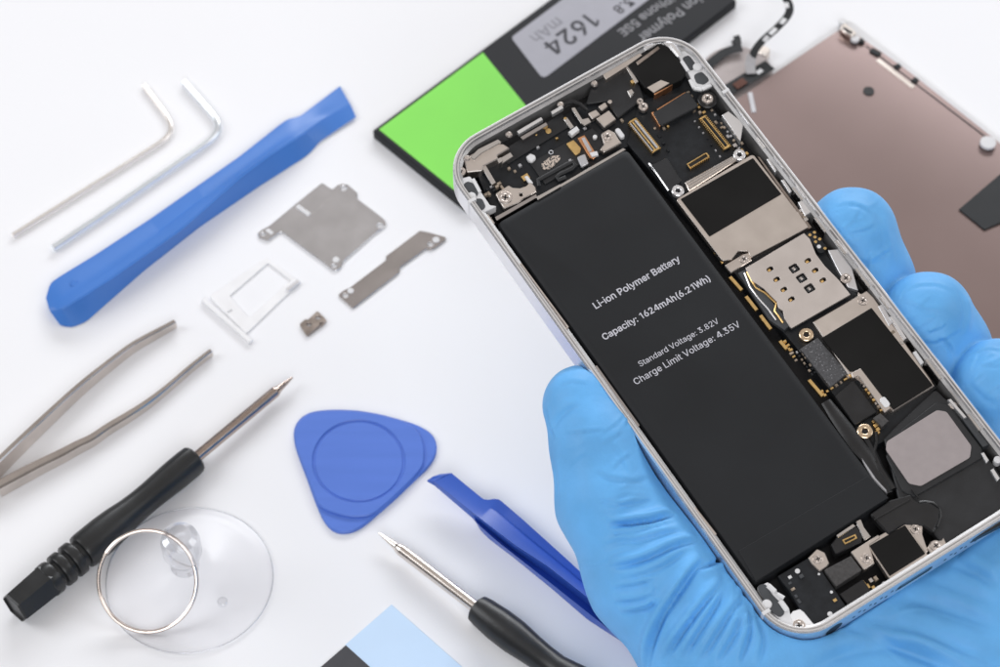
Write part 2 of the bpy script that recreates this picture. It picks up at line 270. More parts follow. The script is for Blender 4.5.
# sans-serif letter shapes, 400 units to the em: advance, points, triangles ('r' regular, 'b' bold)
GLYPHS = {
'b ': [75,[],[]],
'b(': [100,[38,20,29,82,34,131,47,179,66,222,104,222,82,169,71,124,67,83,70,47,81,9,104,-45,66,-45],[3,5,4,3,6,5,2,6,3,2,7,6,1,7,2,1,8,7,1,9,8,0,9,1,0,10,9,12,10,0,12,11,10]],
'b)': [100,[43,-45,5,-45,28,9,39,48,42,83,38,124,27,169,5,222,43,222,63,179,75,131,80,82,71,20],[6,8,7,6,9,8,6,10,9,5,10,6,5,11,10,4,11,5,3,11,4,3,12,11,2,12,3,2,0,12,1,0,2]],
'b-': [120,[9,104,111,104,111,69,9,69],[3,1,0,3,2,1]],
'b.': [75,[56,-1,38,-9,20,-1,13,16,20,34,38,42,56,34,63,16],[4,6,5,4,7,6,3,7,4,3,0,7,2,0,3,2,1,0]],
'b1': [150,[116,205,76,205,34,170,34,136,80,174,80,0,116,0],[0,1,4,1,2,3,1,3,4,0,4,5,0,5,6]],
'b2': [181,[162,-6,19,-6,19,22,89,96,108,117,118,133,122,148,117,164,106,174,90,177,72,173,61,162,56,138,18,138,29,180,54,204,90,213,125,204,150,182,159,149,154,125,140,100,112,68,67,22,67,29,162,29],[15,17,16,15,18,17,14,18,15,14,9,18,9,8,18,8,19,18,13,10,14,10,9,14,7,19,8,13,11,10,6,19,7,13,12,11,6,20,19,5,20,6,4,20,5,4,21,20,3,21,4,3,22,21,2,22,3,2,24,22,24,23,22,2,25,24,2,0,25,1,0,2]],
'b3': [181,[126,-1,87,-9,50,-2,23,19,8,59,48,59,56,39,69,30,87,26,107,30,120,41,125,58,121,75,107,87,80,93,56,93,56,122,109,182,109,174,21,174,21,210,155,210,155,182,78,94,78,123,126,116,154,93,164,58,154,23],[19,21,20,19,17,21,17,22,21,17,18,22,18,23,22,19,16,17,16,18,19,16,24,18,24,23,18,16,25,24,15,25,16,15,14,25,14,26,25,13,26,14,13,27,26,12,27,13,11,27,12,3,5,4,3,6,5,10,27,11,10,28,27,9,28,10,3,7,6,8,28,9,3,8,7,3,28,8,3,0,28,2,0,3,2,1,0]],
'b4': [181,[108,0,149,0,149,203,108,203,12,43,108,43,108,68,12,68,149,43,176,43,176,68,149,68,12,68,56,68,108,161,108,203,101,203],[0,1,2,0,2,3,4,5,6,4,6,7,8,9,10,8,10,11,12,13,14,12,14,15,12,15,16]],
'b5': [181,[127,0,89,-9,53,-1,28,20,15,59,53,59,61,39,72,30,88,27,107,31,120,45,125,65,120,85,106,99,87,104,69,101,53,92,20,95,33,210,153,210,153,174,66,174,61,127,53,127,69,136,92,140,120,134,143,119,158,95,163,65,153,27],[17,21,18,21,19,18,21,20,19,17,23,21,23,22,21,24,26,25,23,26,24,23,27,26,17,27,23,17,14,27,14,28,27,17,15,14,13,28,14,17,16,15,12,28,13,12,29,28,11,29,12,11,30,29,10,30,11,3,5,4,3,6,5,9,30,10,3,7,6,8,30,9,3,8,7,8,0,30,3,0,8,2,0,3,2,1,0]],
'b6': [181,[127,0,91,-9,54,0,28,27,19,65,26,98,49,140,98,210,141,210,64,98,45,98,62,120,76,129,94,132,130,124,154,99,162,63,153,26,73,31,91,26,108,31,120,44,124,63,120,82,108,95,91,99,73,95,61,82,57,63,61,44],[6,8,7,6,12,8,12,9,8,5,12,6,12,14,13,5,11,12,9,14,12,9,25,14,25,15,14,5,10,11,9,26,25,24,15,25,24,16,15,5,9,10,5,26,9,4,26,5,4,27,26,23,16,24,4,28,27,22,16,23,3,28,4,3,29,28,21,16,22,21,17,16,3,18,29,20,17,21,3,19,18,19,17,20,2,19,3,2,17,19,2,0,17,1,0,2]],
'b8': [181,[130,-1,91,-9,51,-1,24,21,14,54,20,81,36,102,55,110,55,103,32,119,21,152,31,184,55,205,91,213,125,205,150,184,159,152,149,119,127,103,127,110,145,102,161,81,167,54,157,21,70,30,91,26,111,30,124,40,128,55,123,72,110,83,91,88,71,83,58,72,53,55,57,40,74,126,91,122,107,126,117,136,121,150,117,165,107,174,91,177,74,174,64,165,60,150,64,136],[12,14,13,11,14,12,11,15,14,11,43,15,43,42,15,42,16,15,10,44,11,44,43,11,41,16,42,10,45,44,40,16,41,10,46,45,40,17,16,9,46,10,39,17,40,9,47,46,38,17,39,9,36,47,9,37,36,37,17,38,9,17,37,9,19,17,19,18,17,8,7,9,7,19,9,6,19,7,6,20,19,5,20,6,5,31,20,31,21,20,5,32,31,30,21,31,29,21,30,5,33,32,29,22,21,4,33,5,4,34,33,28,22,29,27,22,28,4,35,34,27,23,22,3,35,4,26,23,27,3,24,35,3,25,24,25,23,26,3,23,25,2,23,3,2,0,23,2,1,0]],
'b:': [75,[56,109,38,101,20,109,13,126,20,144,38,152,56,144,63,126,56,-1,38,-9,20,-1,13,16,20,34,38,42,56,34,63,16],[12,14,13,12,15,14,11,15,12,11,8,15,10,8,11,10,9,8,4,6,5,4,7,6,3,7,4,3,0,7,2,0,3,2,1,0]],
'bA': [194,[2,0,44,0,97,154,78,203,116,203,97,154,150,0,192,0,78,203,97,154,116,203,63,51,131,51,123,77,71,77],[0,1,2,0,2,3,4,5,6,4,6,7,8,9,10,11,12,13,11,13,14]],
'bB': [182,[99,-6,18,-6,18,210,97,210,135,202,158,180,166,150,161,125,146,109,132,103,132,109,149,104,167,84,174,54,166,23,141,1,56,86,56,29,97,29,127,37,135,55,131,70,119,81,99,86,56,174,56,121,95,121,112,124,124,134,128,148,120,166,95,174],[1,24,2,24,3,2,24,4,3,24,5,4,24,31,5,31,30,5,30,6,5,1,25,24,29,6,30,29,7,6,28,7,29,27,7,28,27,8,7,26,8,27,1,16,25,16,26,25,16,10,26,10,8,26,16,9,10,11,8,10,9,11,8,9,12,11,16,23,9,23,12,9,1,17,16,22,12,23,22,13,12,21,13,22,20,13,21,19,13,20,19,14,13,18,14,19,1,18,17,1,14,18,1,15,14,1,0,15]],
'bC': [204,[138,-4,107,-9,57,4,22,43,10,102,22,160,57,199,107,213,138,208,165,194,185,171,198,133,159,133,150,154,139,166,124,173,107,176,77,167,56,143,48,102,56,61,77,36,107,28,124,30,139,37,150,49,159,71,198,71,185,33,165,10],[6,8,7,6,9,8,5,9,6,5,16,9,16,10,9,5,17,16,15,10,16,14,10,15,14,11,10,5,18,17,13,11,14,4,18,5,12,11,13,4,19,18,4,20,19,3,20,4,25,27,26,25,28,27,3,21,20,24,28,25,2,21,3,23,28,24,2,22,21,23,29,28,22,29,23,2,29,22,2,0,29,1,0,2]],
'bE': [167,[156,-6,18,-6,18,210,155,210,155,174,56,174,56,121,149,121,149,85,56,85,56,29,156,29],[1,5,2,5,3,2,5,4,3,1,6,5,1,9,6,9,7,6,9,8,7,1,10,9,1,11,10,1,0,11]],
'bL': [157,[151,-6,18,-6,18,210,56,210,56,29,151,29],[1,3,2,1,4,3,1,5,4,1,0,5]],
'bP': [177,[56,-6,18,-6,18,210,95,210,136,201,162,175,170,139,162,103,136,77,95,68,37,68,37,103,92,103,116,108,127,121,131,139,127,157,116,170,92,174,56,174],[1,11,2,11,19,2,19,3,2,19,4,3,19,5,4,19,18,5,18,17,5,17,6,5,11,0,19,16,6,17,15,6,16,14,6,15,14,7,6,13,7,14,12,7,13,1,10,11,0,12,11,0,9,12,9,7,12,9,8,7,1,9,10,1,0,9]],
'bS': [178,[132,-2,89,-10,48,-2,20,20,6,61,46,61,55,39,69,30,89,26,112,30,126,41,131,56,127,68,115,76,96,83,71,90,29,111,14,149,24,183,52,205,91,213,129,205,156,183,169,145,131,145,117,169,90,177,70,173,57,163,53,150,58,138,71,129,87,123,108,118,127,111,148,100,164,82,170,55,160,22],[19,21,20,18,21,19,18,22,21,18,26,22,26,25,22,25,23,22,17,27,18,27,26,18,17,28,27,24,23,25,17,29,28,17,30,29,16,30,17,16,31,30,16,32,31,16,33,32,16,34,33,16,35,34,15,35,16,15,36,35,14,36,15,13,36,14,13,37,36,12,37,13,11,37,12,3,5,4,3,6,5,10,37,11,10,38,37,9,38,10,3,7,6,8,38,9,3,8,7,3,38,8,3,0,38,2,0,3,2,1,0]],
'bW': [274,[97,-6,57,-6,-2,210,38,210,71,80,76,60,81,39,87,9,68,9,74,39,78,60,83,80,118,210,157,210,191,80,196,60,201,39,207,9,188,9,193,39,198,60,203,80,236,210,276,210,217,-6,177,-6,141,128,134,155,127,196,148,196,140,157,133,128],[1,3,2,1,4,3,11,28,12,28,13,12,28,29,13,29,14,13,21,23,22,21,24,23,11,27,28,30,14,29,31,26,30,26,14,30,11,31,27,31,26,27,11,0,31,25,14,26,25,15,14,10,0,11,1,5,4,20,24,21,25,19,15,19,16,15,9,6,10,6,0,10,19,16,20,16,24,20,1,9,5,9,6,5,17,24,16,25,18,19,1,8,9,7,0,6,25,17,18,25,24,17,1,7,8,1,0,7]],
'ba': [155,[88,-6,64,-10,35,-4,13,14,6,43,12,68,28,83,48,90,70,94,92,97,102,99,104,103,104,102,101,115,93,123,78,126,62,123,52,116,43,102,6,113,27,143,51,156,77,160,97,158,118,150,135,131,141,101,141,-6,104,-6,104,14,112,14,105,5,54,27,68,25,88,29,100,41,104,56,104,66,106,67,94,64,81,62,71,61,56,57,47,52,43,42,46,33],[21,23,22,21,24,23,20,24,21,20,25,24,19,15,20,15,25,20,15,14,25,14,26,25,19,16,15,19,17,16,13,26,14,19,18,17,12,11,13,11,26,13,10,26,11,10,27,26,9,27,10,8,38,9,38,27,9,7,38,8,6,38,7,5,38,6,4,42,5,42,41,5,41,38,5,41,39,38,37,27,38,36,27,37,41,40,39,4,43,42,35,27,36,4,44,43,3,44,4,3,45,44,34,30,35,30,27,35,3,32,45,33,30,34,3,33,32,3,29,33,29,30,33,3,28,29,31,27,30,2,0,3,0,28,3,0,27,31,1,0,2,28,27,0]],
'bc': [158,[106,-6,82,-10,43,1,16,31,7,75,16,119,43,150,82,160,106,157,126,148,141,133,154,106,118,97,111,112,104,119,95,124,83,125,62,119,49,101,45,75,49,50,62,32,83,25,95,27,104,32,111,39,118,54,154,45,142,19,126,3],[6,8,7,6,9,8,5,9,6,5,10,9,5,16,10,16,15,10,15,11,10,5,17,16,14,11,15,4,17,5,13,11,14,4,18,17,12,11,13,4,19,18,4,20,19,3,20,4,25,27,26,3,21,20,25,28,27,24,28,25,3,22,21,23,28,24,2,22,3,22,28,23,2,28,22,2,29,28,2,0,29,1,0,2]],
'be': [161,[115,-4,85,-10,43,1,16,31,7,75,16,119,42,149,82,160,109,156,132,141,149,115,155,78,155,61,24,61,24,95,156,95,119,70,113,105,101,120,82,125,62,120,49,105,45,84,45,72,50,45,64,30,85,25,99,27,109,34,119,50,156,40,139,11],[6,8,7,6,9,8,5,9,6,5,19,9,19,10,9,5,20,19,18,10,19,17,10,18,5,21,20,4,14,5,14,21,5,17,11,10,14,22,21,16,11,17,4,13,14,22,15,14,22,16,15,23,16,22,16,12,11,3,13,4,24,16,23,24,12,16,3,24,13,24,12,13,28,30,29,3,25,24,28,31,30,27,31,28,2,25,3,2,26,25,26,31,27,2,31,26,2,0,31,1,0,2]],
'bf': [101,[-4,158,98,158,98,124,-4,124,63,-6,26,-6,26,173,33,198,51,213,75,218,90,217,105,213,95,179,85,182,79,183,67,179,63,166],[8,10,9,8,11,10,7,11,8,7,12,11,6,14,7,14,13,7,13,12,7,6,15,14,6,16,15,5,16,6,5,4,16,3,1,0,3,2,1]],
'bh': [164,[56,110,52,90,52,-6,15,-6,15,210,52,210,52,109,29,109,57,150,91,160,121,153,142,131,149,97,149,-6,112,-6,112,93,104,117,84,125,68,121],[3,7,4,7,5,4,7,6,5,8,10,9,8,11,10,7,18,8,18,17,8,17,11,8,17,16,11,16,12,11,7,0,18,15,12,16,7,1,0,3,1,7,15,13,12,14,13,15,3,2,1]],
'bi': [66,[50,186,33,179,17,186,10,202,17,219,33,225,50,219,58,202,52,-6,15,-6,15,158,52,158],[9,11,10,9,8,11,4,6,5,4,7,6,3,7,4,2,7,3,2,0,7,1,0,2]],
'bl': [75,[65,-7,55,-7,24,3,15,33,15,210,52,210,52,40,54,30,60,27,63,27,73,29,80,-4],[3,5,4,3,6,5,3,7,6,2,7,3,2,8,7,9,11,10,8,11,9,2,11,8,1,11,2,1,0,11]],
'bm': [243,[52,-6,15,-6,15,158,51,158,51,112,33,112,48,143,66,156,88,161,119,149,139,111,115,111,130,142,150,156,175,161,202,155,222,135,229,103,229,-6,192,-6,192,100,184,120,167,126,153,122,144,113,141,98,141,-6,103,-6,103,103,96,119,79,126,66,122,56,112,52,94],[7,9,8,13,15,14,1,5,2,5,3,2,5,6,3,6,4,3,6,9,7,12,15,13,12,16,15,6,10,9,4,31,6,31,30,6,30,10,6,11,23,12,23,22,12,22,16,12,22,21,16,21,17,16,29,10,30,4,32,31,11,24,23,20,17,21,28,11,29,11,10,29,11,25,24,4,33,32,1,4,5,1,33,4,28,25,11,20,18,17,27,25,28,19,18,20,27,26,25,1,0,33]],
'bn': [163,[56,110,52,90,52,-6,15,-6,15,158,51,158,51,109,29,109,57,150,91,160,121,153,142,131,149,97,149,-6,112,-6,112,93,104,117,84,125,68,121],[8,10,9,3,7,4,7,5,4,7,6,5,8,11,10,7,18,8,18,17,8,17,11,8,17,16,11,16,12,11,7,0,18,15,12,16,7,1,0,3,1,7,15,13,12,14,13,15,3,2,1]],
'bo': [166,[123,1,83,-10,43,1,16,31,7,75,16,119,43,150,83,160,123,150,150,119,159,75,150,31,62,32,83,25,104,32,117,50,121,75,117,101,104,119,83,125,62,119,49,101,45,75,49,50],[6,8,7,6,9,8,5,19,6,19,9,6,5,20,19,18,9,19,4,20,5,18,10,9,4,21,20,17,10,18,4,22,21,16,10,17,4,23,22,15,10,16,15,11,10,3,23,4,14,11,15,3,12,23,13,11,14,3,13,12,13,0,11,2,13,3,2,0,13,1,0,2]],
'bp': [169,[52,-63,15,-63,15,158,51,158,51,134,44,134,50,143,66,155,92,160,129,150,154,120,163,76,154,31,129,1,92,-10,66,-4,50,8,44,17,52,17,69,31,88,25,108,32,120,49,125,76,120,102,108,119,88,125,68,119,56,103,52,76,56,49],[7,9,8,1,5,2,5,3,2,5,6,3,6,4,3,6,9,7,6,10,9,4,10,6,1,4,5,1,28,4,28,27,4,27,26,4,26,10,4,25,10,26,25,11,10,24,11,25,1,29,28,23,11,24,1,17,29,17,30,29,22,11,23,22,12,11,21,12,22,17,19,30,20,12,21,17,20,19,20,13,12,17,18,20,18,13,20,1,16,17,0,15,18,15,13,18,1,15,16,15,14,13,1,0,15]],
'br': [103,[52,-6,15,-6,15,158,51,158,51,135,43,135,57,152,84,160,92,160,104,160,104,121,91,123,83,124,67,120,56,110,52,94],[6,8,7,6,9,8,6,10,9,1,5,2,5,3,2,5,4,3,5,10,6,1,14,5,14,13,5,13,12,5,12,11,5,11,10,5,1,15,14,1,0,15]],
'bt': [91,[-4,158,88,158,88,124,-4,124,20,36,20,195,57,195,57,40,60,30,69,26,73,27,86,29,93,-4,78,-7,66,-8,32,3],[4,6,5,4,7,6,3,1,0,3,2,1,4,8,7,15,8,4,15,9,8,10,12,11,9,12,10,15,12,9,14,12,15,14,13,12]],
'by': [155,[25,-64,11,-60,20,-27,29,-29,40,-29,47,-25,54,-12,58,-1,-2,158,38,158,72,64,81,37,91,2,65,2,75,37,84,64,118,158,158,158,87,-26,76,-47,58,-60,37,-64],[7,9,8,7,10,9,15,17,16,15,12,17,12,18,17,14,11,15,11,12,15,7,14,10,14,11,10,7,13,14,7,12,13,7,18,12,6,18,7,5,18,6,4,18,5,4,19,18,1,3,2,1,4,3,1,19,4,1,20,19,0,20,1,0,21,20]],
'r ': [75,[],[]],
'r.': [75,[52,2,38,-4,24,2,18,16,24,31,38,36,52,31,58,16],[4,6,5,4,7,6,3,7,4,3,0,7,2,0,3,2,1,0]],
'r1': [150,[112,205,80,205,34,170,34,140,84,178,84,0,112,0],[0,1,4,1,2,3,1,3,4,0,4,5,0,5,6]],
'r2': [181,[157,-2,24,-2,24,20,93,93,112,114,123,131,126,149,122,167,109,178,89,182,70,178,57,165,52,143,24,143,33,178,56,200,90,208,123,200,146,179,154,149,150,127,136,103,108,71,63,24,157,24],[15,17,16,15,18,17,14,9,15,9,18,15,14,10,9,8,18,9,8,19,18,7,19,8,13,10,14,13,11,10,6,19,7,13,12,11,6,20,19,5,20,6,4,20,5,4,21,20,3,21,4,3,22,21,2,22,3,2,23,22,2,24,23,2,0,24,1,0,2]],
'r3': [181,[124,4,87,-4,52,2,27,22,15,54,45,54,52,36,67,25,87,22,109,26,124,38,130,58,125,78,109,92,80,97,61,97,61,120,114,180,114,179,26,179,26,205,151,205,151,184,83,107,83,117,124,112,150,90,159,58,150,26],[19,21,20,19,22,21,19,17,22,17,18,22,18,23,22,19,16,17,16,18,19,16,24,18,24,23,18,15,24,16,15,25,24,15,14,25,14,26,25,13,26,14,12,26,13,12,27,26,11,27,12,10,27,11,10,28,27,3,5,4,3,6,5,9,28,10,3,7,6,8,28,9,8,0,28,3,8,7,2,8,3,2,0,8,2,1,0]],
'r4': [181,[113,0,149,0,149,203,113,203,12,46,113,46,113,68,12,68,149,46,176,46,176,68,149,68,12,68,51,68,113,165,113,203,106,203],[0,1,2,0,2,3,4,5,6,4,6,7,8,9,10,8,10,11,12,13,14,12,14,15,12,15,16]],
'r5': [181,[124,5,89,-4,55,3,32,23,22,54,50,54,57,37,70,26,88,22,110,27,124,43,129,65,124,88,109,103,87,109,68,106,52,97,25,100,37,205,148,205,148,179,62,179,55,122,54,122,70,131,92,135,118,130,139,115,153,93,158,65,149,29],[17,21,18,21,19,18,21,20,19,17,23,21,23,22,21,24,26,25,23,26,24,23,27,26,17,14,23,14,27,23,14,28,27,17,15,14,13,28,14,17,16,15,12,28,13,12,29,28,11,29,12,11,30,29,10,30,11,3,5,4,3,6,5,9,30,10,3,7,6,9,0,30,8,0,9,3,8,7,2,8,3,2,0,8,2,1,0]],
'r8': [181,[127,3,91,-4,54,3,28,24,19,54,25,79,39,98,59,107,59,106,36,122,26,152,35,181,58,201,91,208,123,201,146,181,154,152,145,122,122,106,122,107,141,98,156,79,162,54,153,24,68,26,91,21,113,26,128,38,133,55,128,75,112,88,91,92,68,88,53,75,48,55,53,38,72,122,91,117,109,122,121,133,126,150,122,167,109,178,91,182,72,178,59,167,55,150,59,133],[12,14,13,11,14,12,11,43,14,43,15,14,11,44,43,42,15,43,42,16,15,10,44,11,41,16,42,10,45,44,40,16,41,10,46,45,40,17,16,9,46,10,39,17,40,9,47,46,38,17,39,9,36,47,38,19,17,19,18,17,8,7,9,7,36,9,7,37,36,37,19,38,7,19,37,6,19,7,6,20,19,5,31,6,31,20,6,31,21,20,31,32,5,31,21,30,29,21,30,5,33,32,29,22,21,4,33,5,4,34,33,28,22,29,27,22,28,4,35,34,27,23,22,3,35,4,26,23,27,3,24,35,3,25,24,25,23,26,2,25,3,25,0,23,2,0,25,2,1,0]],
'r:': [75,[52,112,38,107,24,112,18,126,24,141,38,146,52,141,58,126,52,2,38,-4,24,2,18,16,24,31,38,36,52,31,58,16],[12,14,13,12,15,14,11,15,12,11,8,15,10,8,11,10,9,8,4,6,5,3,6,4,3,7,6,3,0,7,2,0,3,2,1,0]],
'rA': [194,[5,0,39,0,97,165,80,203,114,203,97,165,155,0,189,0,80,203,97,165,114,203,58,54,136,54,128,77,66,77],[0,1,2,0,2,3,4,5,6,4,6,7,8,9,10,11,12,13,11,13,14]],
'rC': [204,[137,0,107,-4,59,9,26,45,14,102,26,158,59,195,107,208,137,203,162,190,181,168,191,138,162,138,154,157,142,170,126,178,107,181,74,171,51,145,43,102,52,59,74,32,107,23,126,26,142,34,154,47,162,66,191,66,181,35,162,14],[6,8,7,6,9,8,5,17,6,17,16,6,16,9,6,16,15,9,15,10,9,14,10,15,5,18,17,13,10,14,13,11,10,4,18,5,12,11,13,4,19,18,4,20,19,3,20,4,25,27,26,25,28,27,3,21,20,24,28,25,2,21,3,24,29,28,23,29,24,2,22,21,22,29,23,2,29,22,2,0,29,1,0,2]],
'rL': [157,[146,-2,22,-2,22,205,51,205,51,24,146,24],[1,3,2,1,4,3,1,5,4,1,0,5]],
'rS': [178,[130,3,89,-5,50,2,24,23,13,56,43,56,51,36,67,25,89,21,114,26,130,38,137,56,131,71,118,80,97,87,73,94,33,115,19,149,29,180,54,201,91,208,127,201,152,180,163,150,134,150,120,174,90,182,68,178,53,166,48,150,54,134,68,125,85,119,106,113,125,107,144,96,159,80,165,55,156,24],[19,21,20,18,21,19,18,26,21,26,22,21,18,27,26,25,22,26,25,23,22,17,27,18,17,28,27,24,23,25,17,29,28,17,30,29,16,30,17,16,31,30,16,32,31,16,33,32,15,33,16,15,34,33,15,35,34,15,36,35,14,36,15,13,36,14,12,36,13,12,37,36,11,37,12,3,5,4,3,6,5,10,37,11,10,38,37,9,38,10,3,7,6,8,38,9,3,8,7,8,0,38,2,8,3,2,0,8,2,1,0]],
'rV': [191,[112,-2,80,-2,4,205,35,205,78,83,88,55,101,11,92,11,105,56,114,83,157,205,187,205],[1,3,2,1,4,3,9,11,10,9,0,11,1,5,4,8,0,9,7,6,8,6,0,8,1,6,5,1,0,6]],
'ra': [155,[87,-1,64,-5,37,0,18,17,11,43,16,65,30,79,50,86,71,90,93,92,105,95,109,102,109,103,105,118,95,127,78,131,60,127,48,119,41,108,14,116,30,140,53,152,78,155,96,153,115,145,130,129,136,101,136,-2,109,-2,109,19,110,19,102,9,53,22,68,20,90,25,104,38,109,55,109,73,104,71,93,69,80,67,70,66,54,62,43,55,38,42,42,30],[21,23,22,21,24,23,20,24,21,20,25,24,19,16,20,16,15,20,15,25,20,14,25,15,14,26,25,19,17,16,13,26,14,19,18,17,12,26,13,11,26,12,10,26,11,10,27,26,9,37,10,37,27,10,8,37,9,7,37,8,6,37,7,5,37,6,5,38,37,36,27,37,5,39,38,5,40,39,5,41,40,5,42,41,4,42,5,4,43,42,35,27,36,4,44,43,3,44,4,3,45,44,34,30,35,30,27,35,3,32,45,33,30,34,3,33,32,3,29,33,29,30,33,3,31,29,31,28,29,31,27,30,2,31,3,2,0,31,28,27,31,1,0,2]],
'rd': [169,[102,0,78,-5,44,5,20,33,12,76,20,118,44,146,78,155,102,151,116,139,123,129,123,205,150,205,150,-2,123,-2,123,22,116,11,59,28,82,20,104,27,118,47,123,76,118,105,104,123,82,130,59,123,45,104,40,76,45,47],[10,12,11,10,13,12,6,8,7,6,9,8,5,9,6,5,24,9,24,10,9,5,25,24,23,10,24,23,22,10,22,13,10,5,26,25,4,26,5,21,13,22,4,27,26,20,13,21,4,28,27,3,28,4,3,17,28,19,15,20,15,13,20,2,17,3,2,18,17,18,15,19,18,16,15,14,13,15,2,16,18,2,0,16,1,0,2]],
're': [161,[114,0,85,-5,46,5,21,33,12,75,21,117,45,145,82,155,107,151,129,138,144,113,150,78,150,66,28,66,28,90,141,90,123,78,118,107,104,124,82,130,59,124,45,107,40,84,40,71,46,43,61,26,85,20,101,23,113,30,121,44,148,37,135,15],[6,8,7,6,9,8,5,19,6,19,9,6,19,10,9,5,20,19,19,10,18,17,10,18,5,21,20,4,21,5,17,15,10,15,11,10,4,14,21,14,22,21,16,15,17,4,13,14,22,15,14,22,11,15,23,11,22,23,12,11,3,13,4,24,12,23,3,24,13,24,12,13,28,30,29,3,25,24,28,31,30,2,25,3,27,31,28,2,26,25,26,31,27,2,31,26,2,0,31,1,0,2]],
'rg': [170,[117,-56,83,-62,53,-57,32,-45,18,-27,41,-14,50,-25,62,-34,83,-37,112,-29,123,-2,123,26,116,15,102,5,78,0,44,9,21,35,12,76,21,118,44,146,78,155,102,151,116,139,124,129,124,153,151,153,151,-4,142,-37,59,32,82,25,105,31,118,49,123,77,119,105,105,124,82,130,59,123,45,104,40,77,45,50],[19,21,20,23,25,24,23,26,25,19,22,21,18,22,19,18,35,22,35,23,22,18,36,35,34,23,35,34,33,23,33,26,23,18,37,36,17,37,18,32,26,33,17,38,37,17,39,38,31,26,32,16,39,17,16,28,39,30,11,31,11,26,31,15,28,16,15,29,28,29,11,30,29,12,11,12,10,11,12,26,11,15,12,29,15,13,12,10,26,12,14,13,15,9,26,10,9,27,26,4,6,5,4,7,6,3,7,4,8,27,9,3,8,7,8,0,27,3,0,8,2,0,3,2,1,0]],
'rh': [164,[52,112,47,91,47,-2,19,-2,19,205,47,205,47,113,38,113,60,146,91,155,119,149,138,129,144,96,144,-2,117,-2,117,94,108,121,84,130,65,125],[3,5,4,3,7,5,7,6,5,8,10,9,8,11,10,7,18,8,18,17,8,17,11,8,16,11,17,16,12,11,7,0,18,15,12,16,3,0,7,3,1,0,15,13,12,14,13,15,3,2,1]],
'ri': [66,[47,190,33,184,20,190,15,202,20,215,33,220,47,215,52,202,47,-2,19,-2,19,153,47,153],[9,11,10,9,8,11,4,6,5,4,7,6,3,7,4,2,7,3,2,0,7,1,0,2]],
'rl': [75,[65,-2,56,-3,28,7,19,33,19,205,47,205,47,40,49,26,59,22,64,23,69,24,74,0],[3,5,4,3,6,5,3,7,6,2,7,3,2,8,7,9,11,10,8,11,9,2,11,8,1,11,2,1,0,11]],
'rm': [243,[47,-2,19,-2,19,153,46,153,47,117,40,117,52,139,68,152,88,156,116,146,131,116,122,116,134,138,152,151,175,156,200,150,218,132,224,102,224,-2,197,-2,197,101,188,124,167,131,150,126,140,115,136,99,136,-2,108,-2,108,104,100,123,80,131,64,127,52,115,47,95],[7,9,8,13,15,14,1,3,2,1,5,3,5,4,3,6,9,7,12,15,13,12,16,15,6,10,9,5,31,6,31,30,6,6,10,30,11,23,12,23,22,12,22,16,12,22,21,16,21,17,16,29,10,30,5,32,31,11,24,23,20,17,21,28,11,29,11,10,29,1,32,5,28,24,11,28,25,24,1,33,32,27,25,28,20,18,17,19,18,20,27,26,25,1,0,33]],
'rn': [163,[52,112,47,91,47,-2,19,-2,19,153,46,153,46,113,38,113,60,146,91,155,119,149,138,129,144,96,144,-2,117,-2,117,94,108,121,84,130,65,125],[8,10,9,3,7,4,7,5,4,7,6,5,8,11,10,7,18,8,18,17,8,17,11,8,16,11,17,16,12,11,7,0,18,15,12,16,3,0,7,3,1,0,15,13,12,14,13,15,3,2,1]],
'ro': [166,[120,5,83,-5,46,5,21,33,12,75,21,117,46,145,83,155,120,145,145,117,154,75,145,33,59,28,83,20,107,28,121,48,126,75,121,103,107,123,83,130,59,123,45,103,40,75,45,48],[6,8,7,6,9,8,5,19,6,19,9,6,5,20,19,18,9,19,5,21,20,17,9,18,4,21,5,17,10,9,4,22,21,16,10,17,4,23,22,15,10,16,15,11,10,3,23,4,14,11,15,3,12,23,14,0,11,2,12,3,13,0,14,2,13,12,2,0,13,1,0,2]],
'rr': [103,[47,-2,19,-2,19,153,46,153,46,130,45,130,60,148,85,156,92,155,99,155,99,127,92,128,83,129,64,124,52,113,47,95],[6,8,7,6,9,8,6,10,9,1,3,2,1,5,3,5,4,3,5,12,6,12,11,6,11,10,6,1,14,5,14,13,5,13,12,5,1,15,14,1,0,15]],
'rt': [91,[1,153,83,153,83,129,1,129,24,37,24,190,52,190,52,39,56,26,68,22,74,22,82,23,87,-1,77,-3,67,-3,36,7],[4,6,5,4,7,6,3,1,0,3,2,1,4,8,7,15,8,4,15,9,8,10,12,11,9,12,10,15,12,9,14,12,15,14,13,12]],
}
def text_geo(body, bold):
    v = []; f = []; x = 0
    for ch in body:
        adv, pts, tri = GLYPHS[('b' if bold else 'r')+ch]; i = len(v)
        v += [(pts[k]+x, pts[k+1]) for k in range(0, len(pts), 2)]
        f += [[a+i for a in tri[k:k+3]] for k in range(0, len(tri), 3)]
        x += adv
    return np.array(v, float), f
def add_text(mb, body, p0, p1, z, bold=0.0, width=1.0, hk=1.0):
    """letters whose baseline runs from p0 to p1 (2D points), lying at height z"""
    v, f = text_geo(body, bold); x0, x1 = v[:, 0].min(), v[:, 0].max()
    p0 = np.array(p0[:2]); p1 = np.array(p1[:2]); e = p1-p0; L_ = np.linalg.norm(e); e = e/L_; n = np.array([-e[1], e[0]]); k = L_/(x1-x0)
    i = len(mb.v)
    for p in v:
        q = p0+e*(p[0]-x0)*k+n*p[1]*k*hk; mb.v.append((q[0], q[1], z))
    for q in f: mb.face([a+i for a in q])

# ------------------------------------------------------------------ table
g = MB(); g.plate([(-1500, -1100), (1500, -1100), (1500, 1500), (-1500, 1500)], -20, 0, 2)
o = obj('table_surface', g, 'table'); o['kind'] = 'structure'

